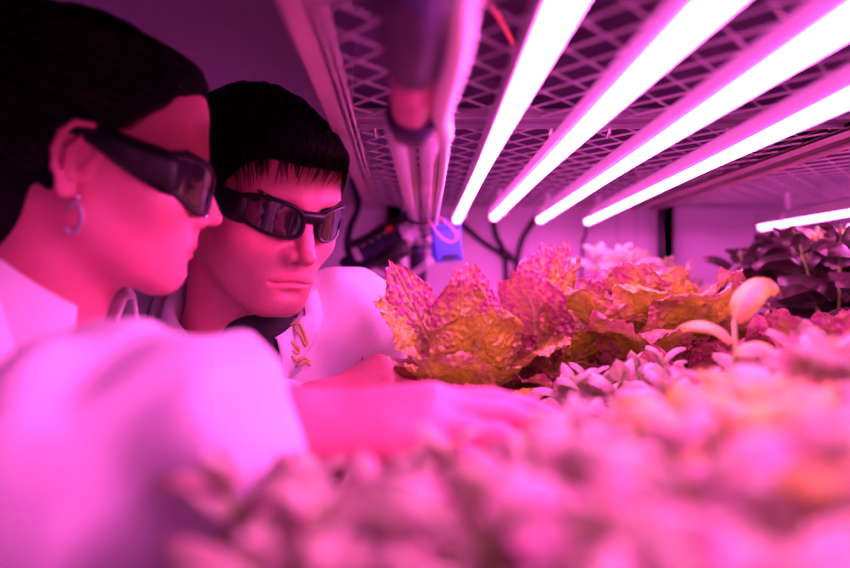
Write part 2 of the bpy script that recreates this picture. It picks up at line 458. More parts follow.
def glasses(h, parent, wide, zc=0.0, tilt=0.0):
    sc = 1.0
    def g(t, z, off):
        z = np.asarray(z, float)+zc; t = np.asarray(t, float)
        th = np.minimum(t, 1)*math.pi/2*.98
        x = (.0765+off)*np.sin(th); f = .016+(.0865+off)*np.cos(th)-np.maximum(t-1, 0)*.1
        z = z-tilt*f
        return np.stack([x, f, z-0*t], -1)
    N = 56; a = np.arange(N)*2*math.pi/N
    se = lambda v, n: np.sign(v)*np.abs(v)**(2/n)
    def outl(ht, hz, tc, zc, n):
        t = tc+ht*se(np.cos(a), n); z = zc+hz*se(np.sin(a), n)*(1-.10*np.maximum((t-tc)/ht, 0)); z = z+.003*((t-tc)/ht)+.001
        z = np.where(z < zc, zc+(z-zc)*(1-.30*np.clip((t-tc)/ht, -1, 1)**2*0-.12*((t-tc)/ht)), z); return t, z
    mb = MB()
    for s_ in (1, -1):
        it, iz = outl(.280,.0165+wide*.2,.385,-.003,2.8); ot, oz = outl(.322,.0200+wide*.3,.385,-.0025,2.7)
        mt, mz = (it+ot)/2, (iz+oz)/2
        rings = [g(it,iz,-.001), g(it,iz,.0018), g(mt,mz,.0034), g(ot,oz,.0016), g(ot,oz,-.002)]
        V = np.concatenate(rings)*V3(s_,1,1); k = len(rings)
        f = [(i*N+j, i*N+(j+1)%N, ((i+1)%k)*N+(j+1)%N, ((i+1)%k)*N+j) for i in range(k) for j in range(N)]
        mb.add(h.wld(V), f)
    # bridge
    t = np.linspace(-.12,.12,9); 
    V = np.concatenate([g(np.abs(t), z+0*t, o_)*np.stack([np.sign(t), t*0+1, t*0+1],1) for z, o_ in ((.011,-.001),(.011,.003),(-.001,.003),(-.001,-.001))])
    V[:,0] = np.concatenate([(.0765)*np.sin(np.abs(t)*1.54)*np.sign(t)]*4)
    mb.add(h.wld(V), [(i*9+j, i*9+j+1, ((i+1)%4)*9+j+1, ((i+1)%4)*9+j) for i in range(4) for j in range(8)])
    fr = mb.build('frame_front', M['frame'], parent, smooth=True)
    for s_ in (1,-1):                                   # lenses
        it, iz = outl(.286,.0171+wide*.2,.385,-.003,2.8); V = [g(np.array([.385]), np.array([-.003]), .0010)]
        rr = (.2,.4,.6,.8,.92,1.0)
        for q in rr: V.append(g(.385+(it-.385)*q, -.003+(iz+.003)*q, .0010))
        for q in (1.0,.6): V.append(g(.385+(it-.385)*q, -.003+(iz+.003)*q, -.0008))
        V = np.concatenate(V)*V3(s_,1,1)
        f = [(0, 1+j, 1+(j+1)%N) for j in range(N)]
        f += [(1+i*N+j, 1+(i+1)*N+j, 1+(i+1)*N+(j+1)%N, 1+i*N+(j+1)%N) for i in range(len(rr)+1) for j in range(N)]
        obj('lens', h.wld(V), f, M['lens'], parent)
    for s_ in (1,-1):                                   # temple arms
        ts = np.array([.60,.68,.78,.88,1.0,1.12,1.24,1.36,1.48,1.58]); hz = np.array([.0165,.0160,.0150,.0135,.0115,.009,.007,.0055,.0045,.0035])*(1+wide*9)
        hz[0] = hz[1] = .0155+wide*.20
        z0 = np.array([-.001,-.001,0,.001,.003,.0045,.006,.0065,.004,-.001])
        V = np.concatenate([g(ts, z0+hz*.93, -.0012), g(ts, z0+hz, .0015), g(ts, z0+hz*.5, .0038), g(ts, z0-hz*.5, .0038), g(ts, z0-hz, .0015), g(ts, z0-hz*.93, -.0012)])*V3(s_,1,1)
        n = len(ts)
        f = [(i*n+j, i*n+j+1, ((i+1)%6)*n+j+1, ((i+1)%6)*n+j) for i in range(6) for j in range(n-1)]+[tuple(i*n for i in range(6)), tuple(i*n+n-1 for i in range(6))[::-1]]
        obj('temple_arm', h.wld(V), f, M['frame'], parent)

def hairline(h, q, pts, side=0):
    fz = np.interp(q[:,1], pts[0], pts[1]); return q[:,2]-fz
def make_hair(h, parent, pts, thick, m, mcap, comb, nst, length, w=.0011, seed=1, res=.0022, extra=None, lift=.004, name='hair'):
    rnd = np.random.RandomState(seed)
    def base(q): return h.face(q, ears=False)
    def field(q):
        th = .0015+thick(q)*np.clip((q[:,2]-np.interp(q[:,1], pts[0], pts[1])+.004)/.030, 0, 1)
        d = smax(base(q)-th+.004*(vnoise(q*90, 3)-.5), -hairline(h, q, pts)+0*th, .012)
        d = smax(d, -(base(q)+.006), .002)
        if extra is not None: d = smin(d, extra(q), .01)
        return d
    V, Q = nets(field, grid((-.12,.12,res)), grid((-.19,.12,res)), grid((-.12,.17,res)))
    o = obj(name, h.wld(V), Q, mcap, parent)
    # strands
    mb = MB(); pick = V[rnd.choice(len(V), nst*2)]
    pick = pick[(field(pick) < .003)]; pick = pick[base(pick) > .002][:nst]
    p = pick.copy(); paths = [p]; L = length*(.45+.7*rnd.rand(len(p))+.9*(vnoise(np.stack([p[:,0]*110, p[:,1]*60, p[:,2]*10], 1), 6)-.35)); st = 7
    g0 = grad(base, p); d0 = comb(p)+rnd.randn(*p.shape)*.13
    off0 = base(p)
    for i in range(st):
        g = grad(base, p); d = comb(p)*.7+d0*.6; d = nrm(d-g*(d*g).sum(1)[:,None])
        p = p+d*(L/st)[:,None]
        off = np.clip(off0*(1-.10*i), .002, .05)+lift*(.2+.8*_h(pick*1000, 2))*math.sin((i+1)/st*2.6)
        gg = grad(base, p); p = p-gg*(base(p)-off)[:,None]*.8
        paths.append(p)
    paths = np.stack(paths, 1); wd = w*np.array([.5,1,1,1,.9,.75,.5,.08])
    gN = grad(base, paths.reshape(-1,3)).reshape(paths.shape)
    for i in range(len(paths)):
        mb.ribbon(h.wld(paths[i]), (gN[i])@h.R.T, wd*h.sc*(.7+.8*rnd.rand()))
    mb.build('strands', m, o, smooth=True)
    return o

def add_collar(b, parent, r0, r1, hgt, gap, tiltf=.0, off=.0, name='collar', m=None):
    """folded shirt-style collar round the neck, open at the front"""
    ax = nrm(b.head.wld((0,-.03,-.06))-b.N); c0 = b.N+ax*off
    fr = nrm(b.fr-ax*np.dot(b.fr, ax)); lt = np.cross(ax, fr)
    n = 64; phi = np.linspace(math.radians(gap), math.radians(360-gap), n); V = []
    prof = [(r0, -.012), (r0, hgt*.6), (r0+.003, hgt), (r0+.010, hgt+.002), (r1, hgt*.55), (r1+.007, -.004)]
    for ph in phi:
        back = .5-.5*math.cos(ph)          # 0 front .. 1 back
        for r, z in prof:
            zz = z*(.75+.35*back)-(1-back)**2*tiltf
            V.append(c0+(fr*math.cos(ph)*(r*1.06)+lt*math.sin(ph)*r)+ax*zz)
    k = len(prof)
    f = [(i*k+j, (i+1)*k+j, (i+1)*k+j+1, i*k+j+1) for i in range(n-1) for j in range(k-1)]
    o = obj(name, V, f, m or M['coat'], parent)
    md = o.modifiers.new('thick', 'SOLIDIFY'); md.thickness = .0028; md.offset = 0
    return o
def surf_patch(name, poly_a, poly_b, f, off, parent, m, n=24, k=8, thick=.003, curl=0):
    """strip of cloth lying on the coat: between two outlines (photo-frame points)"""
    A = spline(poly_a, 8); B_ = spline(poly_b, 8)
    ra = np.linspace(0, len(A)-1, n); A = np.stack([np.interp(ra, np.arange(len(A)), A[:,i]) for i in (0,1)],1)
    rb = np.linspace(0, len(B_)-1, n); B_ = np.stack([np.interp(rb, np.arange(len(B_)), B_[:,i]) for i in (0,1)],1)
    G = np.stack([A+(B_-A)*t for t in np.linspace(0,1,k)], 1).reshape(-1,2)
    W = march(f, G[:,0], G[:,1], 0); g = grad(f, W)
    tt = np.tile(np.linspace(0,1,k), n); W = W+g*(off+curl*np.sin(tt*math.pi))[:,None]
    # slide outliers back
    fc = [(i*k+j, (i+1)*k+j, (i+1)*k+j+1, i*k+j+1) for i in range(n-1) for j in range(k-1)]
    D = W.reshape(n,k,3)
    fc = [q for q in fc if max(np.linalg.norm(W[q[0]]-W[q[2]]), np.linalg.norm(W[q[1]]-W[q[3]])) < .06]
    # keep the largest connected piece
    par = list(range(len(W)))
    def fd(x):
        while par[x] != x: par[x] = par[par[x]]; x = par[x]
        return x
    for q in fc:
        for w_ in q[1:]: par[fd(w_)] = fd(q[0])
    cnt = {}
    for q in fc: cnt[fd(q[0])] = cnt.get(fd(q[0]), 0)+1
    best = max(cnt, key=cnt.get); fc = [q for q in fc if fd(q[0]) == best]; us = sorted({i for q in fc for i in q}); rm = {v: i for i, v in enumerate(us)}
    W = W[us]; fc = [tuple(rm[i] for i in q) for q in fc]
    o = obj(name, W, fc, m, parent); md = o.modifiers.new('thick', 'SOLIDIFY'); md.thickness = thick; md.offset = 0
    return o
def brows(h, parent, m):
    rnd = random.Random(4)
    for s_ in (1,-1):
        mb = MB()
        for i in range(150):
            t = rnd.random(); x = .012+.036*t; z = .0145+.003*math.sin(t*2.4)+rnd.uniform(-.002,.002)
            q = project(lambda w: h.face(w, False), V3(s_*x, .085-.02*t, z)[None], .0004)[0]
            g = grad(lambda w: h.face(w, False), q[None])[0]
            q2 = q+V3(s_*.006, -.001, .002+.001*rnd.random()); q2 = project(lambda w: h.face(w, False), q2[None], .0012)[0]
            pts = np.array([q, (q+q2)/2, q2]); mb.ribbon(h.wld(pts), np.repeat((g@h.R.T)[None], 3, 0), np.array([.0006,.0006,.0001]))
        mb.build('eyebrow', m, parent)

def skin_mask(o, V, h, stub):
    q = h.loc(V); m = np.zeros((len(V), 3)); ax = np.abs(q[:,0])
    lip = np.clip(1.25-np.sqrt((ax/.024)**2+((q[:,2]+.0705)/(.0085 if h.fem else .0078))**2), 0, 1)*3
    lip = np.clip(lip, 0, .95 if h.fem else .6)*(q[:,1] > .07)
    m[:,0] = lip
    if stub:
        j = np.clip((-.030-q[:,2]-.25*np.clip(.03-q[:,1], 0, 1))/.016, 0, 1)*np.clip((q[:,2]+.17)/.03, 0, 1)*np.clip((q[:,1]+.01)/.03, 0, 1)
        j *= 1-np.clip(1.5-np.sqrt((ax/.028)**2+((q[:,2]+.070)/.012)**2), 0, 1)
        ck = np.clip(1.4-np.sqrt(((ax-.048)/.030)**2+((q[:,1]-.05)/.04)**2+((q[:,2]+.035)/.025)**2), 0, 1)
        j *= 1-.8*ck
        m[:,1] = np.clip(j, 0, 1)*.62*(.75+.5*vnoise(q*700, 2))
    m[:,2] = np.clip(1-np.sqrt(((ax-.045)/.03)**2+((q[:,2]+.03)/.025)**2), 0, 1)*.5*(q[:,1] > .02)+np.clip(1-np.linalg.norm(q-V3(0,.108,-.038), axis=1)/.018, 0, 1)*.6
    set_attr(o, 'mask', m)

# ---------------------------------------------------------------- the man
hm = Head(P(262,199,.92), 43.5, 18, .97, roll=-2.5)
man = thing('person', V3(-.33,1.34,-1.38), 'man with short black hair and black glasses, leaning forward in a white lab coat', 'person')
fR, cR, fgR = hand_field(P(316,410,.85), (.082,.022,.036), (.05,-.45,.9), 1, .92, curls=(38,34,20), thumb=.9)
fL, cL, fgL = hand_field(V3(.115,1.13,-.10), (.08,-.02,-.03), (0,.1,.9), -1, .98, curls=(30,30,20))
bm_ = Body(hm, V3(-.226,.985,-.070), V3(-.108,1.045,-.060), V3(-.39,1.09,-.08), V3(-.05,1.17,-.24), V3(-.38,.93,-.29), V3(.105,1.13,-.10), P(313,411,.85),
           V3(-.33,1.32,-.50), V3(-.24,1.30,-.92), V3(-.43,1.34,-.92), V3(-.24,1.36,-1.30), V3(-.44,1.40,-1.30), (.15,-1,-.1), 1.0, fR, fL)
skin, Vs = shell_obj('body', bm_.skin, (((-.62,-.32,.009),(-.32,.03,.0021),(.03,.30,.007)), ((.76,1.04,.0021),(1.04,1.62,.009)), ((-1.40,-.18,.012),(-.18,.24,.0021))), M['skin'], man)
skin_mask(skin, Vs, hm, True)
def man_coat(p):
    o = .022; t = bm_.torso(p, o); r = p-bm_.N; s_ = r@bm_.sp; l = r@bm_.lat; n = r@bm_.fr
    t = smin(t, bm_.skirt(p, .035), .08)
    a = bm_.arms(p, .022, .008, .86)
    d = smin(t, a, .035)
    fold = vnoise(np.stack([l*9+3, s_*5, n*6], 1), 5)-.5
    f2 = vnoise(np.stack([p[:,0]*30+p[:,2]*16, p[:,1]*18, p[:,2]*14-p[:,0]*10], 1), 8)-.5
    d = d+.022*fold+.014*f2
    wedge = np.maximum(np.abs(l+.004)-(.040-.20*s_), -n)            # the open front
    wedge = np.maximum(wedge, s_-.20)
    d = smax(d, -wedge, .006)
    d = smax(d, -bm_.neck(p, .014), .006)
    d = np.maximum(d, -cap(p, bm_.N-bm_.sp*.02, bm_.N+bm_.sp*.03, .062, .03))
    ee = bm_.ER+(bm_.WR-bm_.ER)*.86
    return d
coat, Vc = shell_obj('lab_coat', man_coat, (((-.66,-.36,.012),(-.36,.04,.0036),(.04,.22,.012)), ((.78,1.12,.0036),(1.12,1.66,.014)), ((-1.05,-.30,.016),(-.30,.08,.0036))), M['coat'], man)
def man_shirt(p):
    ax = nrm(bm_.head.wld((0,-.02,-.06))-bm_.N); return smin(bm_.torso(p, .009), cap(p, bm_.N-ax*.01+V3(.016,-.012,0), bm_.N+ax*.030+V3(.020,-.012,0), .060, .054), .01)+.003*(vnoise(p*25, 4)-.5)
shirt, _ = shell_obj('t_shirt', man_shirt, (((-.50,.05,.006),), ((.84,1.45,.007),), ((-.60,.05,.006),)), M['tshirt'], man)
def legs(b):
    def f(p):
        d = None
        for a, c, s_ in ((b.KL, b.AL, 1), (b.KR, b.AR, -1)):
            hip = b.H+b.lat*.09*s_*b.k; q = smin(cap(p, hip, a, .098, .072), cap(p, a, c-V3(0,0,.02), .072, .060), .03); d = q if d is None else np.minimum(d, q)
        d = smin(d, cap(p, b.H-b.lat*.07*b.k, b.H+b.lat*.07*b.k, .115), .05)
        return d+.006*(vnoise(p*12, 1)-.5)
    return f
def lower(b, parent):
    c = b.H; shell_obj('trousers', legs(b), (((c[0]-.3,c[0]+.3,.014),), ((c[1]-.3,c[1]+.3,.014),), ((-1.40,-.34,.016),)), M['trousers'], parent)
    for A in (b.AL, b.AR):
        t = nrm(V3(b.fr[0], b.fr[1], 0)); a0 = V3(A[0], A[1], -1.34)
        def f(p, a0=a0, t=t):
            d = cap(p, a0-t*.045+V3(0,0,.005), a0+t*.16, .040, .032); d = smin(d, cap(p, a0, a0+V3(0,0,.07), .045, .048), .03)
            return np.maximum(d, -1.38-p[:,2])
        shell_obj('shoe', f, (((a0[0]-.25,a0[0]+.25,.007),), ((a0[1]-.25,a0[1]+.25,.007),), ((-1.381,-1.22,.007),)), M['shoe'], parent)
lower(bm_, man)
add_collar(bm_, man, .068, .088, .050, 42, tiltf=.03, off=.012)
surf_patch('lapel', [(186,262),(196,300),(222,350),(243,392)], [(160,290),(150,330),(196,366),(238,398)], man_coat, .004, man, M['coat'], curl=.003)
surf_patch('lapel', [(262,316),(260,345),(256,368),(250,392)], [(318,292),(322,322),(306,352),(262,398)], man_coat, .004, man, M['coat'], curl=.003)
# embroidered emblem on the chest
mb = MB()
for pts in ([(300,324),(294,327),(288,334),(289,341),(293,346),(297,350),(296,354),(291,352)], [(296,330),(301,336),(303,342),(305,346)], [(299,323),(303,330),(305,338),(306,344)], [(287,333),(286,340)], [(292,345),(298,349)], [(290,357),(295,361),(301,358),(306,362)], [(296,366),(302,362),(307,366)]):
    s_ = spline(pts, 6); W = march(man_coat, s_[:,0], s_[:,1]); W = W+grad(man_coat, W)*.0088
    for q in W: pass
    mb.tube(W, .0019, 6)
mb.build('emblem', M['thread'], man, smooth=True, label='yellow stitched emblem on the chest')
mp = ([-.13,-.06,-.022,-.010,.004,.020,.030,.046,.066,.085,.12],[-.070,-.060,-.010,.018,.020,-.012,.012,.036,.050,.052,.052])
th_m = lambda q: .0045+.010*np.clip(.5-q[:,1]/.12, 0, 1)*np.clip((q[:,2]-.03)/.07, 0, 1)
def comb_m(p):
    top = np.clip((p[:,2]-.03)/.05, 0, 1)[:,None]; fr = np.clip((p[:,1]-.02)/.05, 0, 1)[:,None]
    side = np.stack([-.30+0*p[:,0], .45+0*p[:,0], -.9+0*p[:,0]],1)
    front = np.stack([-.30+.25*np.sin(p[:,0]*160), 1.0+0*p[:,0], -.55-.5*fr[:,0]],1)
    return nrm(side*(1-top)+front*top)
make_hair(hm, man, mp, th_m, M['black_hair'], M['hair_cap'], comb_m, 3800, .025, seed=2, lift=.0015)
brows(hm, man, M['black_hair'])
gm = thing('protective_glasses', hm.wld((0,.10,-.02)), 'black wraparound protective glasses worn by the man with short hair', 'glasses', )
glasses(hm, gm, 0.0)

# ---------------------------------------------------------------- the woman
hw = Head(P(102,160,.70), 106, 9, .90, True, roll=6)
wom = thing('person', V3(-.64,.74,-1.38), 'woman in profile in white lab coat, brown hair tied back, reaching over the plants', 'person')
Ww = V3(-.088,.515,-.091)
fW, cW, fgW = hand_field(Ww+V3(.004,0,0), (1,.03,.06), (.0,-.25,.97), 1, 1.0, curls=(10,14,10), thumb=.8, r=1.08)
fW2, _, _ = hand_field(V3(-.27,.79,-.42), (.3,-.1,-.9), (.9,.1,.3), -1, .9, curls=(20,25,15))
bw = Body(hw, V3(-.335,.705,-.040), V3(-.37,.85,-.11), V3(-.405,.595,-.075), V3(-.36,.87,-.31), V3(-.215,.435,-.112), V3(-.28,.80,-.40), Ww,
          V3(-.63,.74,-.47), V3(-.60,.82,-.92), V3(-.62,.66,-.92), V3(-.62,.82,-1.30), V3(-.66,.66,-1.30), (1,-.1,-.1), .92, fW, fW2)
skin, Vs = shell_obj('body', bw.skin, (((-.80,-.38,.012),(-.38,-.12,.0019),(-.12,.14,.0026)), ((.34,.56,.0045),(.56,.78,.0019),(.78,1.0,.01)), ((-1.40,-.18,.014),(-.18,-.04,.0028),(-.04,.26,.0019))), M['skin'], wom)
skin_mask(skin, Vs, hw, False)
def wom_coat(p):
    t = bw.torso(p, .022); r = p-bw.N; s_ = r@bw.sp; l = r@bw.lat; n = r@bw.fr
    t = smin(t, bw.skirt(p, .03), .08)
    a = smin(bw.arms(p, .030, .016, .90), cap(p, bw.SR+V3(.06,-.01,-.045), bw.ER+V3(-.02,.03,-.040), .078, .066), .05)
    d = smin(t, a, .05)
    f1 = vnoise(np.stack([p[:,0]*15+p[:,2]*6, p[:,1]*12, p[:,2]*9-p[:,0]*6], 1), 21)-.5
    f2 = vnoise(np.stack([p[:,0]*34-p[:,2]*22, p[:,1]*24, p[:,2]*16], 1), 9)-.5
    d = d+.054*f1+.018*f2
    axr = nrm(Ww-bw.ER); e = bw.ER+(Ww-bw.ER)*.93                 # straight cut at the cuff, hollow inside
    u = (p-e)@axr; near = np.linalg.norm(p-e, axis=1) < .12
    d = np.where(near, smax(d, u, .006), d)
    d = np.where(near, smax(d, -cap(p, e-axr*.02, e+axr*.08, .040), .004), d)
    wedge = np.maximum(np.abs(l)-(.036-.18*s_), -n); wedge = np.maximum(wedge, s_-.18)
    d = smax(d, -wedge, .006); d = smax(d, -bw.neck(p, .010), .008)
    return d
coat, _ = shell_obj('lab_coat', wom_coat, (((-.86,-.40,.014),(-.40,-.02,.0040)), ((.32,.62,.0040),(.62,1.02,.008)), ((-1.05,-.34,.018),(-.34,.05,.0040))), M['coat'], wom)
shell_obj('t_shirt', lambda p: smax(bw.torso(p, .008), -bw.neck(p, -.004), .004), (((-.70,-.15,.009),), ((.45,1.0,.009),), ((-.60,.03,.009),)), M['tshirt'], wom)
lower(bw, wom)
add_collar(bw, wom, .064, .082, .066, 40, tiltf=.03, off=.012)
wp = ([-.13,-.06,-.03,-.016,.000,.014,.022,.040,.060,.080,.12],[-.055,-.060,-.040,.022,.024,.018,.030,.046,.064,.072,.072])
bun = lambda q: np.minimum(ell(q, (0,-.128,.050), (.042,.040,.042))+.008*(vnoise(q*60, 5)-.5), smin(ell(q, (0,-.086,-.045), (.064,.050,.064)), ell(q, (0,-.075,.085), (.060,.065,.048)), .03))
th_w = lambda q: .007+.012*np.clip((q[:,2]-.02)/.08, 0, 1)*np.clip(.75-q[:,1]/.10, 0, 1)
def comb_w(p):
    t = V3(0,-.135,.055)-p; t[:,0] += np.sign(p[:,0])*.02; return nrm(t)
make_hair(hw, wom, wp, th_w, M['brown_hair'], M['hair_cap'], comb_w, 3200, .055, seed=5, extra=bun, lift=.004, w=.0013)
# loose wisps on the temple
mb = MB(); rnd = np.random.RandomState(8); fb = lambda w: hw.face(w, False)
for i in range(60):
    fx = .030+rnd.rand()*.030; a = V3(-.064, fx, float(np.interp(fx, wp[0], wp[1]))+.001); pts = [a]; d = V3(0,-.75,-.62+rnd.randn()*.18)+rnd.randn(3)*.10
    for k in range(7): pts.append(pts[-1]+nrm(d)*.0055*(.7+.6*rnd.rand())); d = d+V3(0,-.12,.10)
    pts = project(fb, np.array(pts), .0015+.003*rnd.rand()); g = grad(fb, pts)
    mb.ribbon(hw.wld(pts), g@hw.R.T, .0009*np.array([.6,1,1,1,.8,.6,.4,.1]))
mb.build('hair_wisps', M['brown_hair'], wom)
brows(hw, wom, M['brown_hair'])
gw = thing('protective_glasses', hw.wld((0,.10,-.02)), 'dark protective glasses with broad side arms worn by the woman in profile', 'glasses')
glasses(hw, gw, .018, .012, .20)
# earring and nose stud
er = thing('earring', hw.wld((-.080,-.010,-.045)), 'small curved metal earring hanging from the ear of the woman', 'earring')
a = np.linspace(-2.4, 2.6, 22); c0 = V3(-.080,-.006,-.052)
MB().tube(hw.wld(np.stack([c0[0]-.002+0*a, c0[1]+.0065*np.cos(a), c0[2]+.013*np.sin(a)-.002],1)), .0017, 8).build('hoop', M['alu_d'], er, smooth=True)
MB().tube(hw.wld(np.array([(-.0825,-.004,-.037),(-.0835,-.005,-.034)])), [.0026,.0018], 10).build('ear_post', M['steel'], er, smooth=True)
ns = project(fb, V3(-.0125,.098,-.039)[None], .0)[0]; ng = grad(fb, ns[None])[0]
o = MB().tube(hw.wld(np.array([ns, ns+ng*.0012, ns+ng*.0022])), [.0019,.0019,.0008], 10).build('nose_stud', M['steel'], None, smooth=True)
tag(o, 'tiny shiny stud in the nostril of the woman', 'stud')
# ================================================================ room
def struct(name, lo, hi, m):
    o = MB().box(V3(*lo), V3(*hi)).build(name, m, None); o['kind'] = 'structure'; return o
FZ = -1.38
struct('floor', (-2.2,-1.6,FZ-.05), (2.6,1.88,FZ), M['floor'])
struct('ceiling', (-2.2,-1.6,1.25), (2.6,1.88,1.30), M['wall'])
struct('wall_back', (-2.2,1.80,FZ), (2.6,1.88,1.25), M['wall'])
struct('wall_left', (-2.28,-1.6,FZ), (-2.2,1.88,1.25), M['wall'])
struct('wall_right', (2.6,-1.6,FZ), (2.68,1.88,1.25), M['wall'])
struct('wall_front', (-2.2,-1.68,FZ), (2.6,-1.6,1.25), M['wall'])
struct('baseboard_back', (-2.2,1.788,FZ), (2.6,1.80,FZ+.09), M['white_pl'])

# ================================================================ grow racks
def mesh_shelf(x0, x1, y0, y1, z, parent, w=.0428, l=.063, name='mesh_panel', left=None):
    mb = MB(); bw_, bh = .0005, .0010
    def strand(a, b):
        a = V3(*a); b = V3(*b); t = nrm(b-a); s_ = np.cross(t, [0,0,1])*bw_; u = V3(0,0,bh)
        V = [a-s_-u, a+s_-u, a+s_+u, a-s_+u, b-s_-u, b+s_-u, b+s_+u, b-s_+u]
        mb.add(V, [(0,1,2,3),(4,7,6,5),(0,4,5,1),(1,5,6,2),(2,6,7,3),(3,7,4,0)])
    W = x1-x0; sl = l/w
    k = -int(W/w)-2
    lim = int((y1-y0)/l)+int(W/w)+3
    for i in range(-lim, lim):
        for sg in (1,-1):
            # line y = y0 + i*l + sg*sl*(x-x0)
            c = y0+i*l if sg > 0 else y0+i*l
            xa, xb = x0, x1
            f = lambda x: c+sg*sl*(x-x0)
            inv = lambda y: x0+(y-c)/(sg*sl)
            lo, hi = sorted((inv(y0), inv(y1))); xa = max(x0, lo); xb = min(x1, hi)
            if left is not None and xb-xa > .003:           # stop at the slanting side beam
                A_, B_ = (xa, f(xa)), (xb, f(xb)); g0, g1 = A_[0]-left(A_[1]), B_[0]-left(B_[1])
                if g0 < 0 and g1 < 0: continue
                if g0 < 0: xa = xa+(xb-xa)*(-g0)/(g1-g0)
                elif g1 < 0: xb = xb-(xb-xa)*(-g1)/(g0-g1)
            if xb-xa > .003: strand((xa, f(xa), z+(.0011 if sg > 0 else -.0011)), (xb, f(xb), z+(.0011 if sg > 0 else -.0011)))
    mb.build(name, M['mesh'], parent)
def angle_bar(mb, a, b, hz, wx, sx, t=.003):
    """L profile along y: vertical flange + horizontal flange"""
    x, y0, z = a; y1 = b
    mb.box(V3(x, y0, z), V3(x+sx*t, y1, z+hz), .0006); mb.box(V3(x, y0, z), V3(x+sx*wx, y1, z+t), .0006)
def rack(X0, X1, Y0, Y1, label, cat, z=.165, left=None):
    r = thing('grow_rack', V3((X0+X1)/2, (Y0+Y1)/2, FZ), label, cat)
    for xx, sx in ((X0, 1), (X1, -1)):                 # uprights
        for yy, sy in ((Y0, 1), (Y1, -1)):
            mb = MB(); mb.box(V3(xx, yy, FZ), V3(xx+sx*.035, yy+sy*.003, .62), .0008); mb.box(V3(xx, yy, FZ), V3(xx+sx*.003, yy+sy*.035, .62), .0008)
            mb.build('upright', M['alu_d'], r)
    for lev, zz in enumerate((z, z-.415, -.95)):       # side beams of each level
        for xx, sx in ((X0, -1), (X1, 1)):
            mb = MB(); mb.box(V3(xx, Y0, zz-.004), V3(xx-sx*.002, Y1, zz+.030), .0006); mb.box(V3(xx, Y0, zz-.004), V3(xx+sx*.019, Y1, zz-.001), .0006)
            mb.box(V3(xx-sx*.006, Y0, zz-.003), V3(xx-sx*.009, Y1, zz+.006), .0006)
            if left is not None and sx < 0:
                mb = MB(); W_ = []
                for xa, xb, za, zb in ((.0, .0165, -.004, -.001), (.0, .002, -.004, .030), (.0205, .0225, -.005, .004), (.0260, .0275, -.004, .004)):
                    b0 = MB(); b0.box(V3(xa, Y0, zz+za), V3(xb, Y1, zz+zb), .0005); V_ = np.concatenate(b0.v); V_[:,0] += left(V_[:,1]); mb.add(V_, b0.f)
            mb.build('side_beam', M['alu'], r)
        for yy in (Y0, Y1-.02):
            MB().box(V3(X0+.002, yy, zz+.002), V3(X1-.002, yy+.02, zz+.03), .001).build('end_beam', M['alu_d'], r)
    ym = .811
    if Y0 < ym < Y1:
        MB().box(V3(X0+.004, ym, z+.002), V3(X1-.004, ym+.05, z+.006), .001).build('cross_bar', M['panel'], r)
        MB().box(V3(X0+.004, ym-.003, z-.003), V3(X1-.004, ym, z+.007), .0006).build('cross_bar', M['alu_d'], r)
        MB().box(V3(X0+.004, ym+.05, z-.003), V3(X1-.004, ym+.053, z+.007), .0006).build('cross_bar', M['alu_d'], r)
        xm = X0+.004 if left is None else left(Y1)-.01; lf = None if left is None else (lambda y: left(y)+.018)
        mesh_shelf(xm, X1-.004, Y0+.02, ym-.003, z, r, left=lf); mesh_shelf(xm, X1-.004, ym+.053, Y1-.02, z, r, left=lf)
        for k in range(8):
            x = X0+.03+k*.062; MB().tube([(x, ym+.056, z-.001),(x, ym+.064, z-.004),(x, ym+.066, z-.010)], .0016, 6).build('mesh_clip', M['steel'], r, smooth=True)
    else:
        mesh_shelf(X0+.004, X1-.004, Y0+.02, Y1-.02, z, r)
    # the tray standing on the upper shelf, seen through the mesh
    mb = MB(); mb.box(V3(X0+.01, Y0+.03, z+.115), V3(X1-.01, Y1-.03, z+.130), .002)
    n = int((Y1-Y0)/.40)
    for k in range(n+1):
        y = Y0+.04+k*(Y1-Y0-.1)/n; mb.box(V3(X0+.01, y, z+.012), V3(X1-.01, y+.010, z+.115))
    mb.build('upper_tray', M['panel'], r)
    # growing tray with raft board
    tz = z-.385
    mb = MB(); mb.box(V3(X0+.004, Y0+.03, tz), V3(X1-.004, Y1-.03, tz+.004)); 
    for a, b in (((X0+.004, Y0+.03),(X0+.008, Y1-.03)), ((X1-.008, Y0+.03),(X1-.004, Y1-.03)), ((X0+.004, Y0+.03),(X1-.004, Y0+.034)), ((X0+.004, Y1-.034),(X1-.004, Y1-.03))):
        mb.box(V3(*a, tz), V3(*b, tz+.03))
    mb.build('grow_tray', M['tray'], r)
    MB().box(V3(X0+.009, Y0+.035, tz+.008), V3(X1-.009, Y1-.035, tz+.022), .002).build('raft_board', M['raft'], r)
    mesh_shelf(X0+.004, X1-.004, Y0+.02, Y1-.02, tz-.018, r, .10, .16, 'shelf_wires')
    MB().box(V3(X0+.004, Y0+.01, -.945), V3(X1-.004, Y1-.01, -.935), .002).build('bottom_shelf', M['panel'], r)
    return r
X0, X1, Y0, Y1 = -.083, .446, -.92, 1.77
RAFT = .165-.385+.022
rack(X0, X1, Y0, Y1, 'metal grow rack with expanded mesh shelf above the lettuce and lamp tubes', 'rack', left=lambda y: -.0700-.033*y)
rack(.50, 1.03, -.3, 1.78, 'neighbouring metal grow rack beyond the right side of the mesh shelf', 'rack')

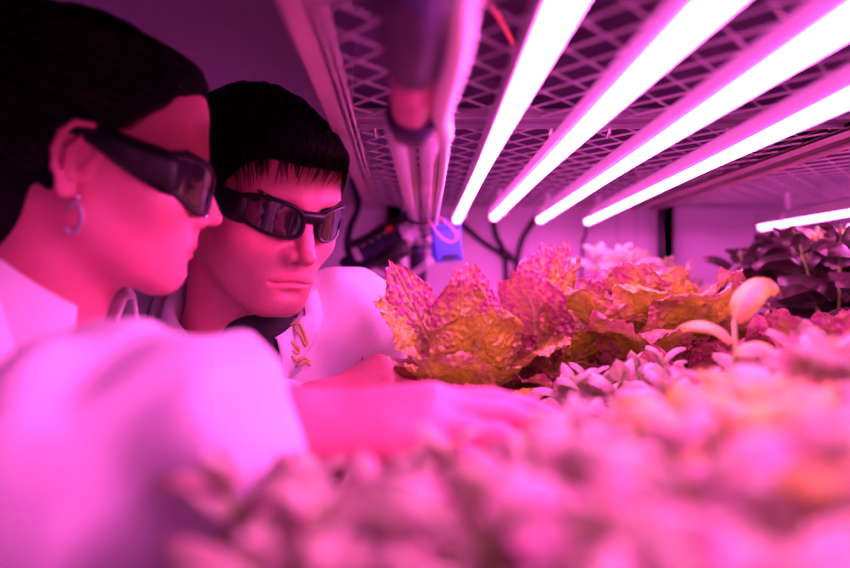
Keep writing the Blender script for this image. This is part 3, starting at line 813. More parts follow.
# ================================================================ grow lamps
def lamp(x, y0, y1, z, label, x1=None, group=None):
    x1 = x if x1 is None else x1; slope = (x1-x)/(y1-.45)      # x holds near the camera, x1 at the far end
    def obj(name, V, f, m, t, smooth=True):
        V = np.array(V, float); V[:,0] += (V[:,1]-.45)*slope; return globals()['obj'](name, V, f, m, t, smooth=smooth)
    t = thing('grow_light', V3(x, (y0+y1)/2, z), label, 'grow light', group)
    n = 14; a = np.linspace(math.pi, 2*math.pi, n); r = .0070; V = []; f = []
    ys = np.linspace(y0+.012, y1-.012, 24)
    prof = [(x+r*math.cos(q), z+r*math.sin(q)) for q in a]+[(x+r*.9, z+.0015), (x-r*.9, z+.0015)]
    k = len(prof)
    for y in ys: V += [(px, y, pz) for px, pz in prof]
    for i in range(len(ys)-1):
        for j in range(k): f.append((i*k+j, i*k+(j+1)%k, (i+1)*k+(j+1)%k, (i+1)*k+j))
    f += [tuple(range(k)), tuple((len(ys)-1)*k+j for j in range(k))[::-1]]
    obj('diffuser', V, f, M['lamp'], t)
    # aluminium channel: trapezoid body over the tube
    pr = [(-.0080,.0014),(-.0095,.005),(-.0088,.017),(-.006,.020),(.006,.020),(.0088,.017),(.0095,.005),(.0080,.0014)]
    V = [(x+a_, y, z+b_) for y in (y0+.006, y1-.006) for a_, b_ in pr]; k = 8
    f = [(j, (j+1)%k, k+(j+1)%k, k+j) for j in range(k)]+[tuple(range(k))[::-1], tuple(range(k, 2*k))]
    obj('housing', V, f, M['lamp_house'], t, smooth=False)
    for y, s_ in ((y0, 1), (y1, -1)):
        pr2 = [(-.0082,-.0033),(-.0056,-.0072),(0,-.0084),(.0056,-.0072),(.0082,-.0033),(.0101,.005),(.0094,.018),(.006,.021),(-.006,.021),(-.0094,.018),(-.0101,.005)]
        V = [(x+a_, yy, z+b_) for yy in (y, y+s_*.014) for a_, b_ in pr2]; k = 11
        f = [(j, (j+1)%k, k+(j+1)%k, k+j) for j in range(k)]+[tuple(range(k))[::-1], tuple(range(k, 2*k))]
        obj('end_cap', V, f, M['lamp_house'], t, smooth=False)
    for y in (y0+.30, y0+.93, y1-.13):
        mb = MB(); mb.tube([(x+.0120*math.cos(q), y, z+.003+.0185*math.sin(q)) for q in np.linspace(math.pi*.98, math.pi*.02, 10)], .0016, 6)
        mb.box(V3(x-.0035, y-.004, z+.019), V3(x+.0035, y+.004, .167), .0008)
        mb.tube([(x-.0115, y, z+.001), (x-.0088, y, z-.0055)], .0018, 6); mb.tube([(x+.0115, y, z+.001), (x+.0088, y, z-.0055)], .0018, 6)
        obj('mounting_clip', np.concatenate(mb.v), mb.f, M['white_pl'], t, False)
    return t
LZ = .128
lamp(.0640, -.86, 1.655, LZ, 'glowing pink lamp tube next to the hanging pipe, leftmost of the row of four')
lamp(.1320, -.86, 1.585, LZ, 'glowing pink lamp tube under the mesh shelf, second from the hanging pipe')
lamp(.2060, -.86, 1.650, LZ, 'glowing pink lamp tube under the mesh shelf, third from the hanging pipe', .229)
lamp(.2850, -.86, 1.690, LZ, 'glowing pink lamp tube nearest the outer side beam, fourth from the hanging pipe', .332)
lamp(.655, -.2, 1.62, .112, 'short visible end of a lamp tube over the neighbouring rack of dark basil')
lamp(.83, -.2, 1.62, .112, 'unseen extra lamp tube lighting the outer side of the neighbouring rack')  # extra tube, not a visible lamp: kept for the light it gives the neighbouring rack

# ================================================================ hanging pipe and hoses
t = thing('water_pipe', V3(-.008,.8,.115), 'grey double pipe with dark coupling hanging under the mesh shelf along the row of lamps', 'pipe')
mb = MB(); mb.tube([(-.019,.60,.118), (-.019,1.45,.118), (-.017,1.56,.112), (-.016,1.60,.098), (-.016,1.61,.066)], .0115, 16); mb.build('pipe', M['pvc'], t, smooth=True)
mb = MB(); mb.tube([(.004,.60,.118), (.004,1.45,.116), (.003,1.56,.110), (.002,1.60,.095), (.002,1.61,.070)], .0095, 16); mb.build('pipe', M['pvc'], t, smooth=True)
mb = MB(); mb.tube([(-.006,-.8,.130),(-.006,.34,.130)], .012, 20); mb.build('pipe', M['pvc'], t, smooth=True)
mb = MB(); mb.tube([(-.006,.33,.126),(-.006,.335,.126),(-.006,.47,.126),(-.006,.475,.126)], [.0145,.0165,.0165,.0145], 24); mb.build('coupling', M['dark_pl'], t, smooth=True)
mb = MB(); mb.tube([(-.007,.475,.124),(-.009,.58,.122)], .0145, 20); mb.build('reducer', mat('mauve_sleeve', (.45,.12,.22), .5), t, smooth=True)
mb = MB(); mb.tube([(-.009,.578,.122),(-.009,.583,.121),(-.009,.612,.120),(-.009,.62,.120)], [.0165,.0190,.0190,.0150], 24); mb.build('union_nut', M['dark_pl'], t, smooth=True)
for y in (1.36, 1.56):
    q = np.linspace(0, 2*math.pi, 20); mb = MB(); mb.tube(np.stack([-.008+.025*np.cos(q), y+0*q+.006*np.sin(q), .115-.010*(y > 1.5)+.016*np.sin(q)], 1), .0026, 8)
    mb.build('cable_tie', M['dark_pl'], t, smooth=True)
MB().tube([(-.016,1.612,.072),(-.016,1.613,.040)], .015, 16).build('red_fitting', mat('orange_fitting', (.75,.22,.16), .4), t, smooth=True, label='orange red fitting')
for y in (.1,.72,1.2,1.5):
    MB().box(V3(-.011,y,.13), V3(-.006,y+.012,.168)).build('hanger', M['alu_d'], t)
# ribbed flexible hose beside the coupling
pts = spline([(.018,-.7,.130),(.018,.28,.128),(.0165,.36,.124),(.017,.42,.120),(.0135,.50,.118),(.0115,.58,.117),(.016,.66,.118),(.017,.74,.114),(.018,.90,.114),(.018,1.2,.113),(.018,1.5,.108),(.015,1.60,.075)], 26)
L = np.concatenate([[0], np.cumsum(np.linalg.norm(np.diff(pts, axis=0), axis=1))]); 
n = 620; li = np.linspace(0, L[-1], n); pts = np.stack([np.interp(li, L, pts[:,i]) for i in range(3)], 1)
rr = .0066+.0009*np.sin(li*2*math.pi/.0095)*(pts[:,1] > .44)*(pts[:,1] < .64); rr = np.where(pts[:,1] > .66, .0042, rr)
o = MB().tube(pts, rr, 14).build('flexible_hose', M['white_pl'], None, smooth=True); tag(o, 'pale flexible ribbed hose winding beside the dark coupling of the pipe', 'hose')
o = MB().tube(spline([P(478,-10,.60), P(500,20,.64), P(514,50,.72), P(508,72,.80), P(495,92,.9)+V3(0,0,.0)], 12), .0022, 8).build('red_wire', M['red'], None, smooth=True)
tag(o, 'thin red wire hanging from the mesh shelf between the pipe and a lamp', 'wire')
# blue clamp
t = thing('junction_box', P(447,245,1.42), 'small blue plastic box hanging beside the end of the pipe', 'box')
a, b, c = nrm(V3(.97,.05,.10)), nrm(V3(-.05,1,0)), nrm(V3(-.12,0,1))
def obox(cen, h, ch=.002):
    mb = MB(); mb.box2(-V3(*h), V3(*h), ch); V = np.concatenate(mb.v)@np.stack([a,b,c]); return V+cen, mb.f
cb = P(447,244,1.42)
V, f = obox(cb, (.024,.015,.030), .003); obj('box_body', V, f, M['blue'], t, smooth=False)
V, f = obox(cb+c*.029-b*.002, (.026,.017,.004), .002); obj('box_lid', V, f, M['blue'], t, smooth=False)
V, f = obox(cb-b*.0155-c*.022+a*.002, (.014,.0015,.0035), .0008); obj('label_slot', V, f, M['black_rub'], t, smooth=False)
V, f = obox(cb-a*.026-c*.010, (.003,.008,.014), .001); obj('side_latch', V, f, M['blue'], t, smooth=False)
MB().tube(spline([cb+c*.03+a*.004, cb+c*.045, P(432,222,1.46), P(424,218,1.55)], 8), .0016, 8).build('hanging_cord', M['blue'], t, smooth=True)
o = MB().tube(spline([P(425,219,1.36), P(430,222,1.34), P(441,237,1.32), P(452,242,1.32), P(457,236,1.32), P(450,226,1.34), P(438,217,1.36), P(424,210,1.38)], 10), .0013, 8).build('orange_wire', mat('orange_wire', (.85,.30,.25), .4), None, smooth=True)
tag(o, 'thin orange wire looped in front of the small blue box', 'wire')
# valve and hoses at the rear left post
t = thing('ball_valve', P(392,250,1.5), 'dark pipe valve with black lever and ribbed grips at the rear end of the rack', 'valve')
def ribbed(pa, pb, r, n_, amp):
    li = np.linspace(0, 1, n_); pts = pa+(pb-pa)*li[:,None]; return pts, r+amp*np.sign(np.sin(li*n_*.55))
pa, pb = P(362,256,1.5), P(402,236,1.5); pts, rr = ribbed(pa, pb, .016, 60, .0016)
MB().tube(pts, rr, 16).build('ribbed_grip', M['dark_pl'], t, smooth=False)
MB().tube([pb, pb+nrm(pb-pa)*.012, pb+nrm(pb-pa)*.014, pb+nrm(pb-pa)*.03], [.021,.021,.016,.016], 8).build('nut', M['pvc'], t)
MB().tube([P(378,262,1.46), P(396,252,1.45), P(409,246,1.45)], [.010,.017,.014], 12).build('valve_body', M['black_rub'], t, smooth=True)
MB().tube(spline([P(366,270,1.44), P(376,263,1.44), P(392,256,1.43), P(404,250,1.43)], 6), [.0045]*19, 10).build('lever', M['black_rub'], t, smooth=True)
MB().tube([P(389,233,1.50), P(390,226,1.5)], .008, 12).build('indicator_cap', M['red'], t, smooth=True, label='red cap')
MB().tube([P(393,266,1.44), P(394,274,1.44)], .007, 12).build('drain_cap', M['red'], t, smooth=True, label='red cap')
for k, (pts, r, mname, lab) in enumerate([
    ([P(352,178,1.66), P(358,205,1.64), P(350,228,1.6), P(348,250,1.55), P(362,272,1.5), P(385,280,1.5)], .007, 'dark_pl', 'dark purple hose bending down along the rear post'),
    ([P(366,268,1.5), P(384,276,1.5), P(402,277,1.5), P(416,272,1.5), P(428,262,1.5), P(434,254,1.52)], .0065, 'pvc', 'pale thin hose curving under the valve towards the pipe end'),
    ([P(418,248,1.58), P(418,270,1.6), P(419,300,1.62), P(418,340,1.64)], .016, 'dark_pl', 'dark thick pipe running down behind the lettuce from the valve'),
    ([P(345,246,1.6), P(364,240,1.6), P(384,228,1.6), P(408,217,1.6)], .009, 'black_rub', 'black hose slanting up behind the valve to the hanging pipe'),
    ([P(400,245,1.56), P(402,265,1.56), P(404,284,1.58), P(402,330,1.6)], .010, 'pvc', 'pale pipe going straight down just beneath the valve body'),
    ([P(345,262,1.56), P(356,268,1.52), P(372,262,1.5), P(380,250,1.52)], .012, 'dark_pl', 'short dark elbow hose on the man side of the valve')]):
    o = MB().tube(spline(pts, 8), r, 12).build('hose', M[mname], None, smooth=True); tag(o, lab, 'hose')
# black cables on the wall
t = thing('wall_cable', V3(.22,1.79,.05), 'black branching cable fastened on the pink wall behind the lamp ends', 'cable')
d = 1.793
for pts in ([P(455,218,d), P(478,238,d), P(492,248,d), P(507,256,d), P(530,268,d), P(560,272,d)], [P(492,214,d), P(496,235,d), P(504,252,d), P(506,275,d), P(506,300,d)], [P(540,212,d), P(524,236,d), P(518,256,d), P(516,275,d), P(520,300,d)]):
    MB().tube(spline(pts, 8), .0058, 8).build('cable', M['black_rub'], t, smooth=True)
MB().tube([P(500,250,d-.005), P(510,258,d-.005)], .011, 10).build('cable_joint', M['black_rub'], t, smooth=True)
o = MB().tube(spline([V3(.332,1.695,.128), V3(.334,1.72,.10), P(583,240,1.75), P(582,262,1.76), P(580,290,1.76)], 8), .003, 8).build('lamp_cord', M['black_rub'], None, smooth=True)
tag(o, 'black cord dropping from the far end of the fourth lamp tube', 'cable')
o = MB().tube(spline([P(343,165,1.7), P(347,172,1.7)], 3), [.013,.014,.014,.013], 14).build('knob', M['black_rub'], None, smooth=True)
tag(o, 'round black knob beside the head of the man under the side beam', 'knob')
MB().tube([P(345,169,1.70), P(372,178,1.76)], .004, 8).build('knob_stem', M['black_rub'], o, smooth=True)
# ================================================================ leaves
def leaf_mat(name, base, edge, rough, spec, transl, bump=.5, bscale=90, vein=(.5,.5,.2)):
    m = mat(name, base, rough, spec=spec); nt = m.node_tree; b = nt.nodes['Principled BSDF']
    tc = nt.nodes.new('ShaderNodeTexCoord'); n = nt.nodes.new('ShaderNodeTexNoise'); n.inputs['Scale'].default_value = 45; n.inputs['Detail'].default_value = 4
    nt.links.new(tc.outputs['Object'], n.inputs['Vector'])
    r = nt.nodes.new('ShaderNodeValToRGB'); nt.links.new(n.outputs['Fac'], r.inputs['Fac'])
    r.color_ramp.elements[0].position = .32; r.color_ramp.elements[1].position = .68
    r.color_ramp.elements[0].color = (*[c*.62 for c in base], 1); r.color_ramp.elements[1].color = (*[min(1, c*1.25) for c in base], 1)
    nt.links.new(r.outputs['Color'], b.inputs['Base Color'])
    attr_mix(m, base, 'leaf', [edge, vein])
    col = b.inputs['Base Color'].links[0].from_socket
    vo = nt.nodes.new('ShaderNodeTexVoronoi'); vo.inputs['Scale'].default_value = bscale*2.4; vo.feature = 'SMOOTH_F1'
    nt.links.new(tc.outputs['Object'], vo.inputs['Vector'])
    bp = nt.nodes.new('ShaderNodeBump'); bp.inputs['Strength'].default_value = bump; bp.inputs['Distance'].default_value = .0045; bp.invert = True
    nt.links.new(vo.outputs['Distance'], bp.inputs['Height']); nt.links.new(bp.outputs['Normal'], b.inputs['Normal'])
    tr = nt.nodes.new('ShaderNodeBsdfTranslucent'); nt.links.new(col, tr.inputs['Color']); 
    mx = nt.nodes.new('ShaderNodeMixShader'); mx.inputs['Fac'].default_value = transl
    nt.links.new(b.outputs[0], mx.inputs[1]); nt.links.new(tr.outputs[0], mx.inputs[2])
    nt.links.new(mx.outputs[0], nt.nodes['Material Output'].inputs['Surface'])
    return m
M['lettuce'] = leaf_mat('red_leaf_lettuce', (.52,.60,.04), (.42,.06,.22), .24, .9, .28, 1.0, 75, (.55,.62,.18))
M['basil'] = leaf_mat('pale_basil', (.42,.50,.27), (.52,.22,.32), .42, .7, .25, .2, 40, (.70,.75,.35))
M['basil_dark'] = leaf_mat('dark_basil', (.06,.065,.04), (.12,.035,.07), .38, .6, .15, .2, 40, (.20,.14,.12))
M['basil_cream'] = leaf_mat('cream_basil', (.72,.85,.55), (.75,.60,.55), .42, .6, .35, .2, 40, (.8,.85,.5))
M['basil_yellow'] = leaf_mat('yellow_basil', (.70,.75,.10), (.70,.50,.30), .42, .6, .35, .2, 40, (.8,.8,.3))

def lettuce_leaf(L, W, rnd, curl=.8, ns=40, nt_=28, ruf=1.0, rd=None):
    """ruffled blistered leaf along +x from the root, face up (+z); returns verts, faces, attribute"""
    s = np.linspace(0, 1, ns)[:,None]*np.ones((1, nt_)); t = np.linspace(-1, 1, nt_)[None,:]*np.ones((ns, 1))
    sd = rnd.randint(1000); ph = rnd.rand(4)*6.28
    wid = W*(.16*(1-s)+1.0*np.clip(s, 0, 1)**.65*np.sqrt(1-.78*s**7))
    lob = 1+.04*np.sin(s*19+ph[0]+t*2)*np.abs(t)**2+.05*(vnoise(np.stack([s*14, t*1.5, s*0], -1), sd)-.5)*2*np.abs(t)
    x = L*s*(1-.10*t**2*s**2+.015*np.cos(t*9+ph[1])*s**3+.03*(vnoise(np.stack([t*5, s*0, s*0], -1), sd+1)-.5)*s**2); y = wid*t*.5*lob
    edge = np.clip(np.maximum(np.abs(t), (s-.55)/.45*.85), 0, 1)
    # height field: cup, ruffles near the margin, blisters between veins
    A = np.abs(t); z = W*.09*A**2*(1-.5*s)
    ruff = (np.sin(s*17+ph[2]+np.sign(t)*1.3)+.4*np.sin(s*27+ph[3]-t*3)+.25*np.sin(t*9+s*9+ph[0]))
    z = z+ruf*W*.045*ruff*edge**2.2*(.3+.7*s)
    z = z+ruf*W*.05*(vnoise(np.stack([x/L*6, y/W*6, x*0], -1), sd+3)-.5)*2
    vein = np.exp(-(y/(W*.022*(1.25-s)))**2)
    side = np.abs(((s*1.0-A*.42)*7.5+ph[1])%1-.5)*2; vs = np.exp(-((1-side)/.14)**2)*np.clip(1.15-A, 0, 1)
    wl = worley2(x/L*19*L/.12, y/W*16*W/.10+50, sd); bl = (.45-wl)*np.clip(s*3, 0, 1)*(1-np.clip(vein+vs*.6, 0, 1))
    z = z+.0052*bl*(.5+.6*edge)+-.0028*vein-.0012*vs
    # bend the midrib backwards
    k = curl*(s**1.6); ang = k; dx = L/(ns-1)
    cx = np.concatenate([[0], np.cumsum(np.cos(ang[:-1,0])*dx)]); cz = np.concatenate([[0], np.cumsum(-np.sin(ang[:-1,0])*dx)])
    ex = x-L*s
    X = cx[:,None]+np.sin(ang)*z+np.cos(ang)*ex; Z = cz[:,None]+np.cos(ang)*z-np.sin(ang)*ex
    V = np.stack([X, y, Z], -1).reshape(-1, 3)
    f = [(i*nt_+j, (i+1)*nt_+j, (i+1)*nt_+j+1, i*nt_+j+1) for i in range(ns-1) for j in range(nt_-1)]
    red = np.clip((edge-.35)/.45+(vnoise(np.stack([s*9, t*5, s*0], -1), sd+5)-.5)*1.3, 0, 1)
    if rd is None: rd = rnd.choice([-.45,-.2,.1,.35])
    red = np.clip(red+rd, 0, 1)
    att = np.stack([red*(.55+.45*np.clip(bl*4+.5, 0, 1)), np.clip(vein+vs*.55, 0, 1)*np.clip(1.25-edge, 0, 1), s*0], -1).reshape(-1, 3)
    return V, f, att
def basil_leaf(L, W, rnd, curl=.9, ns=18, nt_=11):
    s = np.linspace(0, 1, ns)[:,None]*np.ones((1, nt_)); t = np.linspace(-1, 1, nt_)[None,:]*np.ones((ns, 1)); sd = rnd.randint(999)
    wid = W*np.sin(np.pi*np.clip(s, 0, 1)**.78)**.85*(s > .0)+W*.02
    x = L*s; y = wid*t*.5; A = np.abs(t)
    z = -W*.20*A**2+W*.10*(1-A**1.5)*np.sin(np.pi*s)
    vein = np.exp(-(t/.07)**2); side = np.abs(((s-A*.35)*5)%1-.5)*2; vs = np.exp(-((1-side)/.2)**2)
    z = z-.0012*vein-W*.020*vs*(1-A)+W*.04*(vnoise(np.stack([s*5, t*2.5, s*0], -1), sd)-.5)
    ang = curl*s**1.3-.25*(1-s); dx = L/(ns-1)
    cx = np.concatenate([[0], np.cumsum(np.cos(ang[:-1,0])*dx)]); cz = np.concatenate([[0], np.cumsum(-np.sin(ang[:-1,0])*dx)])
    X = cx[:,None]+np.sin(ang)*z; Z = cz[:,None]+np.cos(ang)*z
    V = np.stack([X, y, Z], -1).reshape(-1, 3)
    f = [(i*nt_+j, (i+1)*nt_+j, (i+1)*nt_+j+1, i*nt_+j+1) for i in range(ns-1) for j in range(nt_-1)]
    red = np.clip((vnoise(np.stack([s*3, t*2, s*0+sd], -1), 3)-.35)*1.6, 0, 1)
    return V, f, np.stack([red, np.clip(vein*.8+vs*.35, 0, 1), s*0], -1).reshape(-1, 3)
def place(V, az, el, roll, pos):
    """leaf frame: x out along azimuth/elevation, z = upper face"""
    ca, sa, ce, se_ = math.cos(az), math.sin(az), math.cos(el), math.sin(el)
    x = V3(ca*ce, sa*ce, se_); y = V3(-sa, ca, 0); z = np.cross(x, y)
    cr, sr = math.cos(roll), math.sin(roll); y2 = y*cr+z*sr; z2 = z*cr-y*sr
    return np.asarray(pos)+V[:,[0]]*x+V[:,[1]]*y2+V[:,[2]]*z2
class Leaves:
    def __init__(s): s.v=[]; s.f=[]; s.a=[]; s.n=0
    def add(s, V, f, a): s.v.append(V); s.a.append(a); s.f.append(np.array(f)+s.n); s.n += len(V)
    def build(s, name, m, parent):
        o = obj(name, np.concatenate(s.v), np.concatenate(s.f), m, parent); set_attr(o, 'leaf', np.concatenate(s.a)); return o
def copy_plant(root, loc, rz, sc, label, group=None):
    r = root.copy(); C.objects.link(r); r.location = (loc[0], loc[1], loc[2]+Z0); r.rotation_euler = (0,0,rz); r.scale = (sc,)*3
    r['label'] = label; r['_w'] = [float(v) for v in loc]
    if 'group' in r.keys(): del r['group']
    if group: r['group'] = group
    for ch in list(root.children):
        c = ch.copy(); C.objects.link(c); c.parent = r
    return r
def plant_base(t, m_stem='stem', h=.05, r=.008):
    w = np.array(t['_w'])
    MB().tube(w+np.array([(0,0,0),(0,0,h*.5),(0,0,h)]), [r*.9,r,r*1.2], 10).build('stem', M[m_stem], t, smooth=True)
    MB().tube(w+np.array([(0,0,-.010),(0,0,-.002),(0,0,.003)]), [.020,.021,.018], 14).build('rooting_plug', M['soil'], t, smooth=True)
def lettuce(loc, label, spec, seed, h0=.05, res=(40,28)):
    """spec: list of (azimuth, elevation, length, width, curl, roll, start height)"""
    t = thing('lettuce', loc, label, 'lettuce', None); rnd = np.random.RandomState(seed); lv = Leaves()
    for az, el, L, W, cu, ro, hh, *rd in spec:
        V, f, a = lettuce_leaf(L, W, rnd, cu, *res, rd=rd[0] if rd else None)
        az, el = math.radians(az), math.radians(el)
        lv.add(place(V, az, el, math.radians(ro), np.array(loc)+V3(.006*math.cos(az), .006*math.sin(az), hh)), f, a)
    lv.build('foliage', M['lettuce'], t); plant_base(t, h=h0+.01, r=.009); return t
def rosette(rnd, n=15, L=.125, W=.10):
    out = []
    for i in range(n):
        q = i/(n-1); az = i*137.5+rnd.uniform(-12,12); el = 18+62*q+rnd.uniform(-6,6)
        out.append((az, el, L*(1.05-.35*q)*rnd.uniform(.9,1.1), W*(1-.3*q)*rnd.uniform(.9,1.1), (1.0-.3*q)*rnd.uniform(.6,1.5), rnd.uniform(-15,15), .02+.035*q))
    return out
def basil(loc, label, mname, seed, H=.13, stems=4, LL=.055, spread=.04, group=None, tops=2, tilt=0, cat='basil plant'):
    t = thing('basil_plant', loc, label, cat, group); rnd = np.random.RandomState(seed); lv = Leaves(); mb = MB(); loc = np.asarray(loc, float)
    for k in range(stems):
        a = k*2.4+rnd.rand(); tip = V3(math.cos(a)*spread*rnd.uniform(.5,1.2), math.sin(a)*spread*rnd.uniform(.5,1.2), H*rnd.uniform(.78,1.0))
        pts = spline([(0,0,0), tuple(tip*V3(.35,.35,.5)), tuple(tip)], 6); mb.tube(loc+pts, np.linspace(.0035,.002,len(pts)), 7)
        for j, q in enumerate((.45,.68,.86,.97)):
            p = pts[int(q*(len(pts)-1))]; sz = LL*(1.0,1.1,.85,.5)[j]
            for m_ in (0,1):
                az = a+j*math.pi/2+m_*math.pi+rnd.uniform(-.4,.4)
                V, f, at = basil_leaf(sz*rnd.uniform(.8,1.2), sz*.62*rnd.uniform(.85,1.15), rnd, rnd.uniform(.5,1.3))
                lv.add(place(V, az, math.radians((5,15,32,55)[j]+rnd.uniform(-12,12)), rnd.uniform(-.4,.4), loc+p), f, at)
    lv.build('foliage', M[mname], t); mb.build('stems', M['stem'], t, smooth=True)
    MB().tube(loc+np.array([(0,0,-.010),(0,0,-.002),(0,0,.003)]), [.020,.021,.018], 14).build('rooting_plug', M['soil'], t, smooth=True)
    return t
R = RAFT
# ---- in focus, from the hand of the man towards the right. Azimuth: 0 = right, 90 = away, -90 = towards the camera
lettuce((.048,.93,R), 'orange red lettuce beside the hand of the man, broad veined leaf facing front', [
    (150, 40, .16,.085,.55, 10,.03), (178,66,.190,.070,.12,-58,.05,.6), (192,58,.165,.095,.2,-40,.05,-.7), (120,66,.17,.085,.5,-20,.04), (-150,50,.125,.11,1.2,0,.03,-.1), (-120,62,.145,.14,1.15,5,.03,-.5), (-80,72,.160,.135,.45,8,.03,-.6),
    (-60,52,.13,.13,1.3,-8,.03,-.3), (-95,45,.13,.12,1.5,0,.02,-.4), (170,32,.165,.07,.75,0,.02), (-170,46,.15,.08,1.1,-10,.03), (-20,60,.15,.10,.9,12,.04), (40,55,.15,.10,.8,0,.04), (80,80,.17,.07,.3,15,.06), (-30,38,.13,.10,1.2,0,.02), (-110,80,.16,.08,.2,30,.05)], 3, res=(84,64))
lettuce((.135,.99,R), 'tall lettuce with upright crimson blistered leaf in the middle of the row', [
    (-100,70,.185,.115,.35,-28,.05,.7), (-60,76,.185,.11,.2,30,.05,-.4), (70,84,.20,.085,.2,0,.05), (150,72,.19,.10,.7,0,.04), (-150,66,.17,.12,.9,10,.04), (-30,62,.18,.12,.8,-6,.04), (20,70,.20,.10,.5,20,.04),
    (-80,50,.15,.13,1.2,0,.03), (-120,46,.14,.12,1.3,0,.03), (-50,44,.14,.12,1.3,10,.02), (110,60,.18,.11,.8,0,.04), (-10,84,.19,.06,.15,40,.06)], 11, res=(84,64))
rl = np.random.RandomState(5)
lettuce((.265,.99,R+.012), 'wide orange lettuce with curly pink margins, right of the tall crimson one', [(a, min(86, e+12), L, W, c*.8, r_, h+.01, d) for (a, e, L, W, c, r_, h), d in zip(rosette(rl, 22, .205, .155), [-.5,-.2,.1,-.6,-.3,.4]*4)], 21, res=(64,48,1.5))
lettuce((.36,1.06,R), 'lettuce with magenta frilled top in front of the dark basil', [(a, min(86, e+10), L, W, c*.8, r_, h) for a, e, L, W, c, r_, h in rosette(rl, 18, .195, .135)], 22, res=(56,40,1.4))
proto = lettuce((.205,1.22,R), 'orange lettuce partly hidden behind the tall crimson one', rosette(rl, 17, .18, .13), 23)
lettuce((.415,.80,R), 'magenta blistered lettuce at the outer edge of the tray', rosette(rl, 17, .195, .135), 24, res=(50,36))
copy_plant(proto, (.02,1.22,R), 2.0, .72, 'small lettuce behind the hand of the man')
copy_plant(proto, (.33,1.26,R), 4.1, .98, 'lettuce in the second row below the pale basil')
copy_plant(proto, (.10,1.42,R), 1.1, .70, 'low lettuce in front of the pink wall')
# ---- pale basil
mids = [((.155,.78,R+.0), .125, 'pale basil with rounded buds just beyond the fingertips of the woman'), ((.235,.80,R), .135, 'pale basil below the wide orange lettuce'), ((.31,.74,R), .165, 'pale basil rising in front of the magenta frilled lettuce'),
        ((.10,.66,R), .105, 'low pale basil under the fingers of the woman'), ((.20,.64,R), .135, 'blurred pale basil right of the fingertips of the woman'), ((.30,.60,R), .165, 'blurred tall pale basil in front of the magenta lettuce'), ((.39,.62,R), .165, 'blurred pale basil beside the outer side of the tray')]
for i, (l, h, lab) in enumerate(mids): basil(l, lab, 'basil', 40+i, H=h, stems=5, LL=.052, spread=.035)
basil((.325,1.45,R), 'pale cream basil standing under the far end of the fourth lamp', 'basil_cream', 60, H=.29, stems=4, LL=.080, spread=.05)
basil((.42,1.38,R), 'mauve basil between the side beam and the pale cream basil', 'basil', 61, H=.245, stems=5, LL=.062, spread=.05)
# curled yellow leaf
t = thing('basil_plant', (.262,.70,R), 'basil with one curled yellow leaf standing above the blurred plants', 'basil plant'); lv = Leaves(); rnd = np.random.RandomState(3)
V, f, a = basil_leaf(.075,.036, rnd, 2.2, 30, 13); lv.add(place(V, .15, 1.25, .3, (.262,.70,R+.165)), f, a)
V, f, a = basil_leaf(.05,.03, rnd, 1.0, 18, 11); lv.add(place(V, 2.6, .5, .2, (.262,.70,R+.15)), f, a)
V, f, a = basil_leaf(.05,.03, rnd, 1.0, 18, 11); lv.add(place(V, -1.2, .3, .2, (.262,.70,R+.14)), f, a)
lv.build('foliage', M['basil_yellow'], t); MB().tube([(.262,.70,R),(.264,.70,R+.09),(.262,.70,R+.168)], [.004,.003,.0022], 8).build('stems', M['stem'], t, smooth=True)
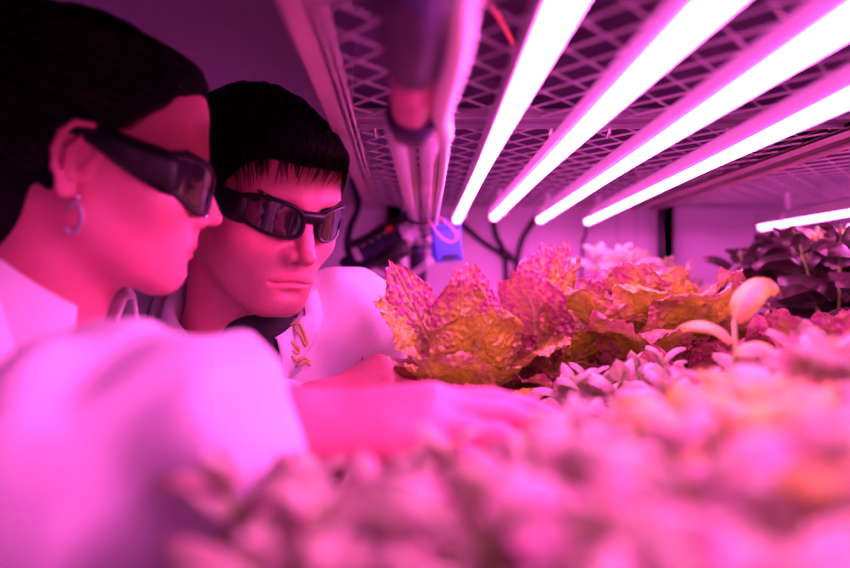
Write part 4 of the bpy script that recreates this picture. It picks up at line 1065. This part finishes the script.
# ---- foreground, out of focus, from the front of the camera to the hand of the woman
rf = np.random.RandomState(12); protos = []
fg = []
for j, y in enumerate((.20,.29,.38,.48)):
    for i in range(7):
        x = -.055+i*.068+(.03 if j % 2 else 0)+rf.uniform(-.01,.01)
        if x > .42 or (abs(x) < .03 and y < .18): continue
        fg.append((x, y+rf.uniform(-.012,.012)))
grp = 'blurred basil plants filling the foreground of the tray'
for k, (x, y) in enumerate(fg):
    top = -.058-.012*max(0, (.30-y)/.1) if x < .10 else (-.045 if x < .2 else -.02)
    if y > .42 and x < .10: top = -.125
    if y > .33 and x < .12: top = min(top, -.064)
    if x < -.03: top -= .014
    if y < .25: top = min(top, -.066)
    H = top-R
    mn = 'basil_yellow' if k % 7 == 3 else 'basil'
    lab = 'blurred pale basil plant in the foreground of the tray' if mn == 'basil' else 'blurred yellowish basil plant in the foreground of the tray'
    basil((x, y, R), lab, mn, 100+k, H=H, stems=4, LL=.058, spread=.032, group=grp if mn == 'basil' else 'blurred yellowish basil plants in the foreground')
# ---- neighbouring rack
rb = np.random.RandomState(9)
db = [((.56,1.12,R), .255), ((.62,1.25,R), .27), ((.55,1.34,R), .265), ((.68,1.12,R), .26), ((.66,1.40,R), .27), ((.59,.98,R), .235), ((.74,1.28,R), .26)]
names = ['nearest the side beam', 'with pale pink undersides', 'at the back beside the side beam', 'at the picture edge', 'at the back under the lamp end', 'in front, low and shaded', 'outermost of the row']
for k, (l, h) in enumerate(db): basil(l, 'dark purple basil on the neighbouring rack, '+names[k], 'basil_dark' if k != 1 else 'basil_dark', 200+k, H=h+.03, stems=6, LL=.088, spread=.075)
basil((.635,1.28,R), 'yellow lit basil under the lamp tube of the neighbouring rack', 'basil_yellow', 222, H=.315, stems=5, LL=.06, spread=.06)
basil((.57,1.22,R), 'mauve pink basil among the dark ones on the neighbouring rack', 'basil', 223, H=.225, stems=4, LL=.05, spread=.05)
# ================================================================ camera, world, exposure
sc = bpy.context.scene
cam = bpy.data.cameras.new('camera'); co = bpy.data.objects.new('camera', cam); C.objects.link(co); sc.camera = co
co.location = (0, 0, Z0); co.rotation_euler = (math.pi/2, 0, 0)
cam.sensor_width = 36; cam.lens = 35; cam.clip_start = .02
cam.dof.use_dof = True; cam.dof.focus_distance = .92; cam.dof.aperture_fstop = 2.4; cam.dof.aperture_blades = 0
w = bpy.data.worlds.new('world'); sc.world = w; w.use_nodes = True
w.node_tree.nodes['Background'].inputs[0].default_value = (.02,.004,.02,1)
sc.view_settings.view_transform = 'Standard'; sc.view_settings.look = 'None'; sc.view_settings.gamma = 1; sc.view_settings.exposure = .14
try: sc.view_settings.use_curve_mapping = False
except Exception: pass
sc.cycles.max_bounces = 8; sc.cycles.transmission_bounces = 4; sc.cycles.sample_clamp_indirect = 8
sc.cycles.use_denoising = True
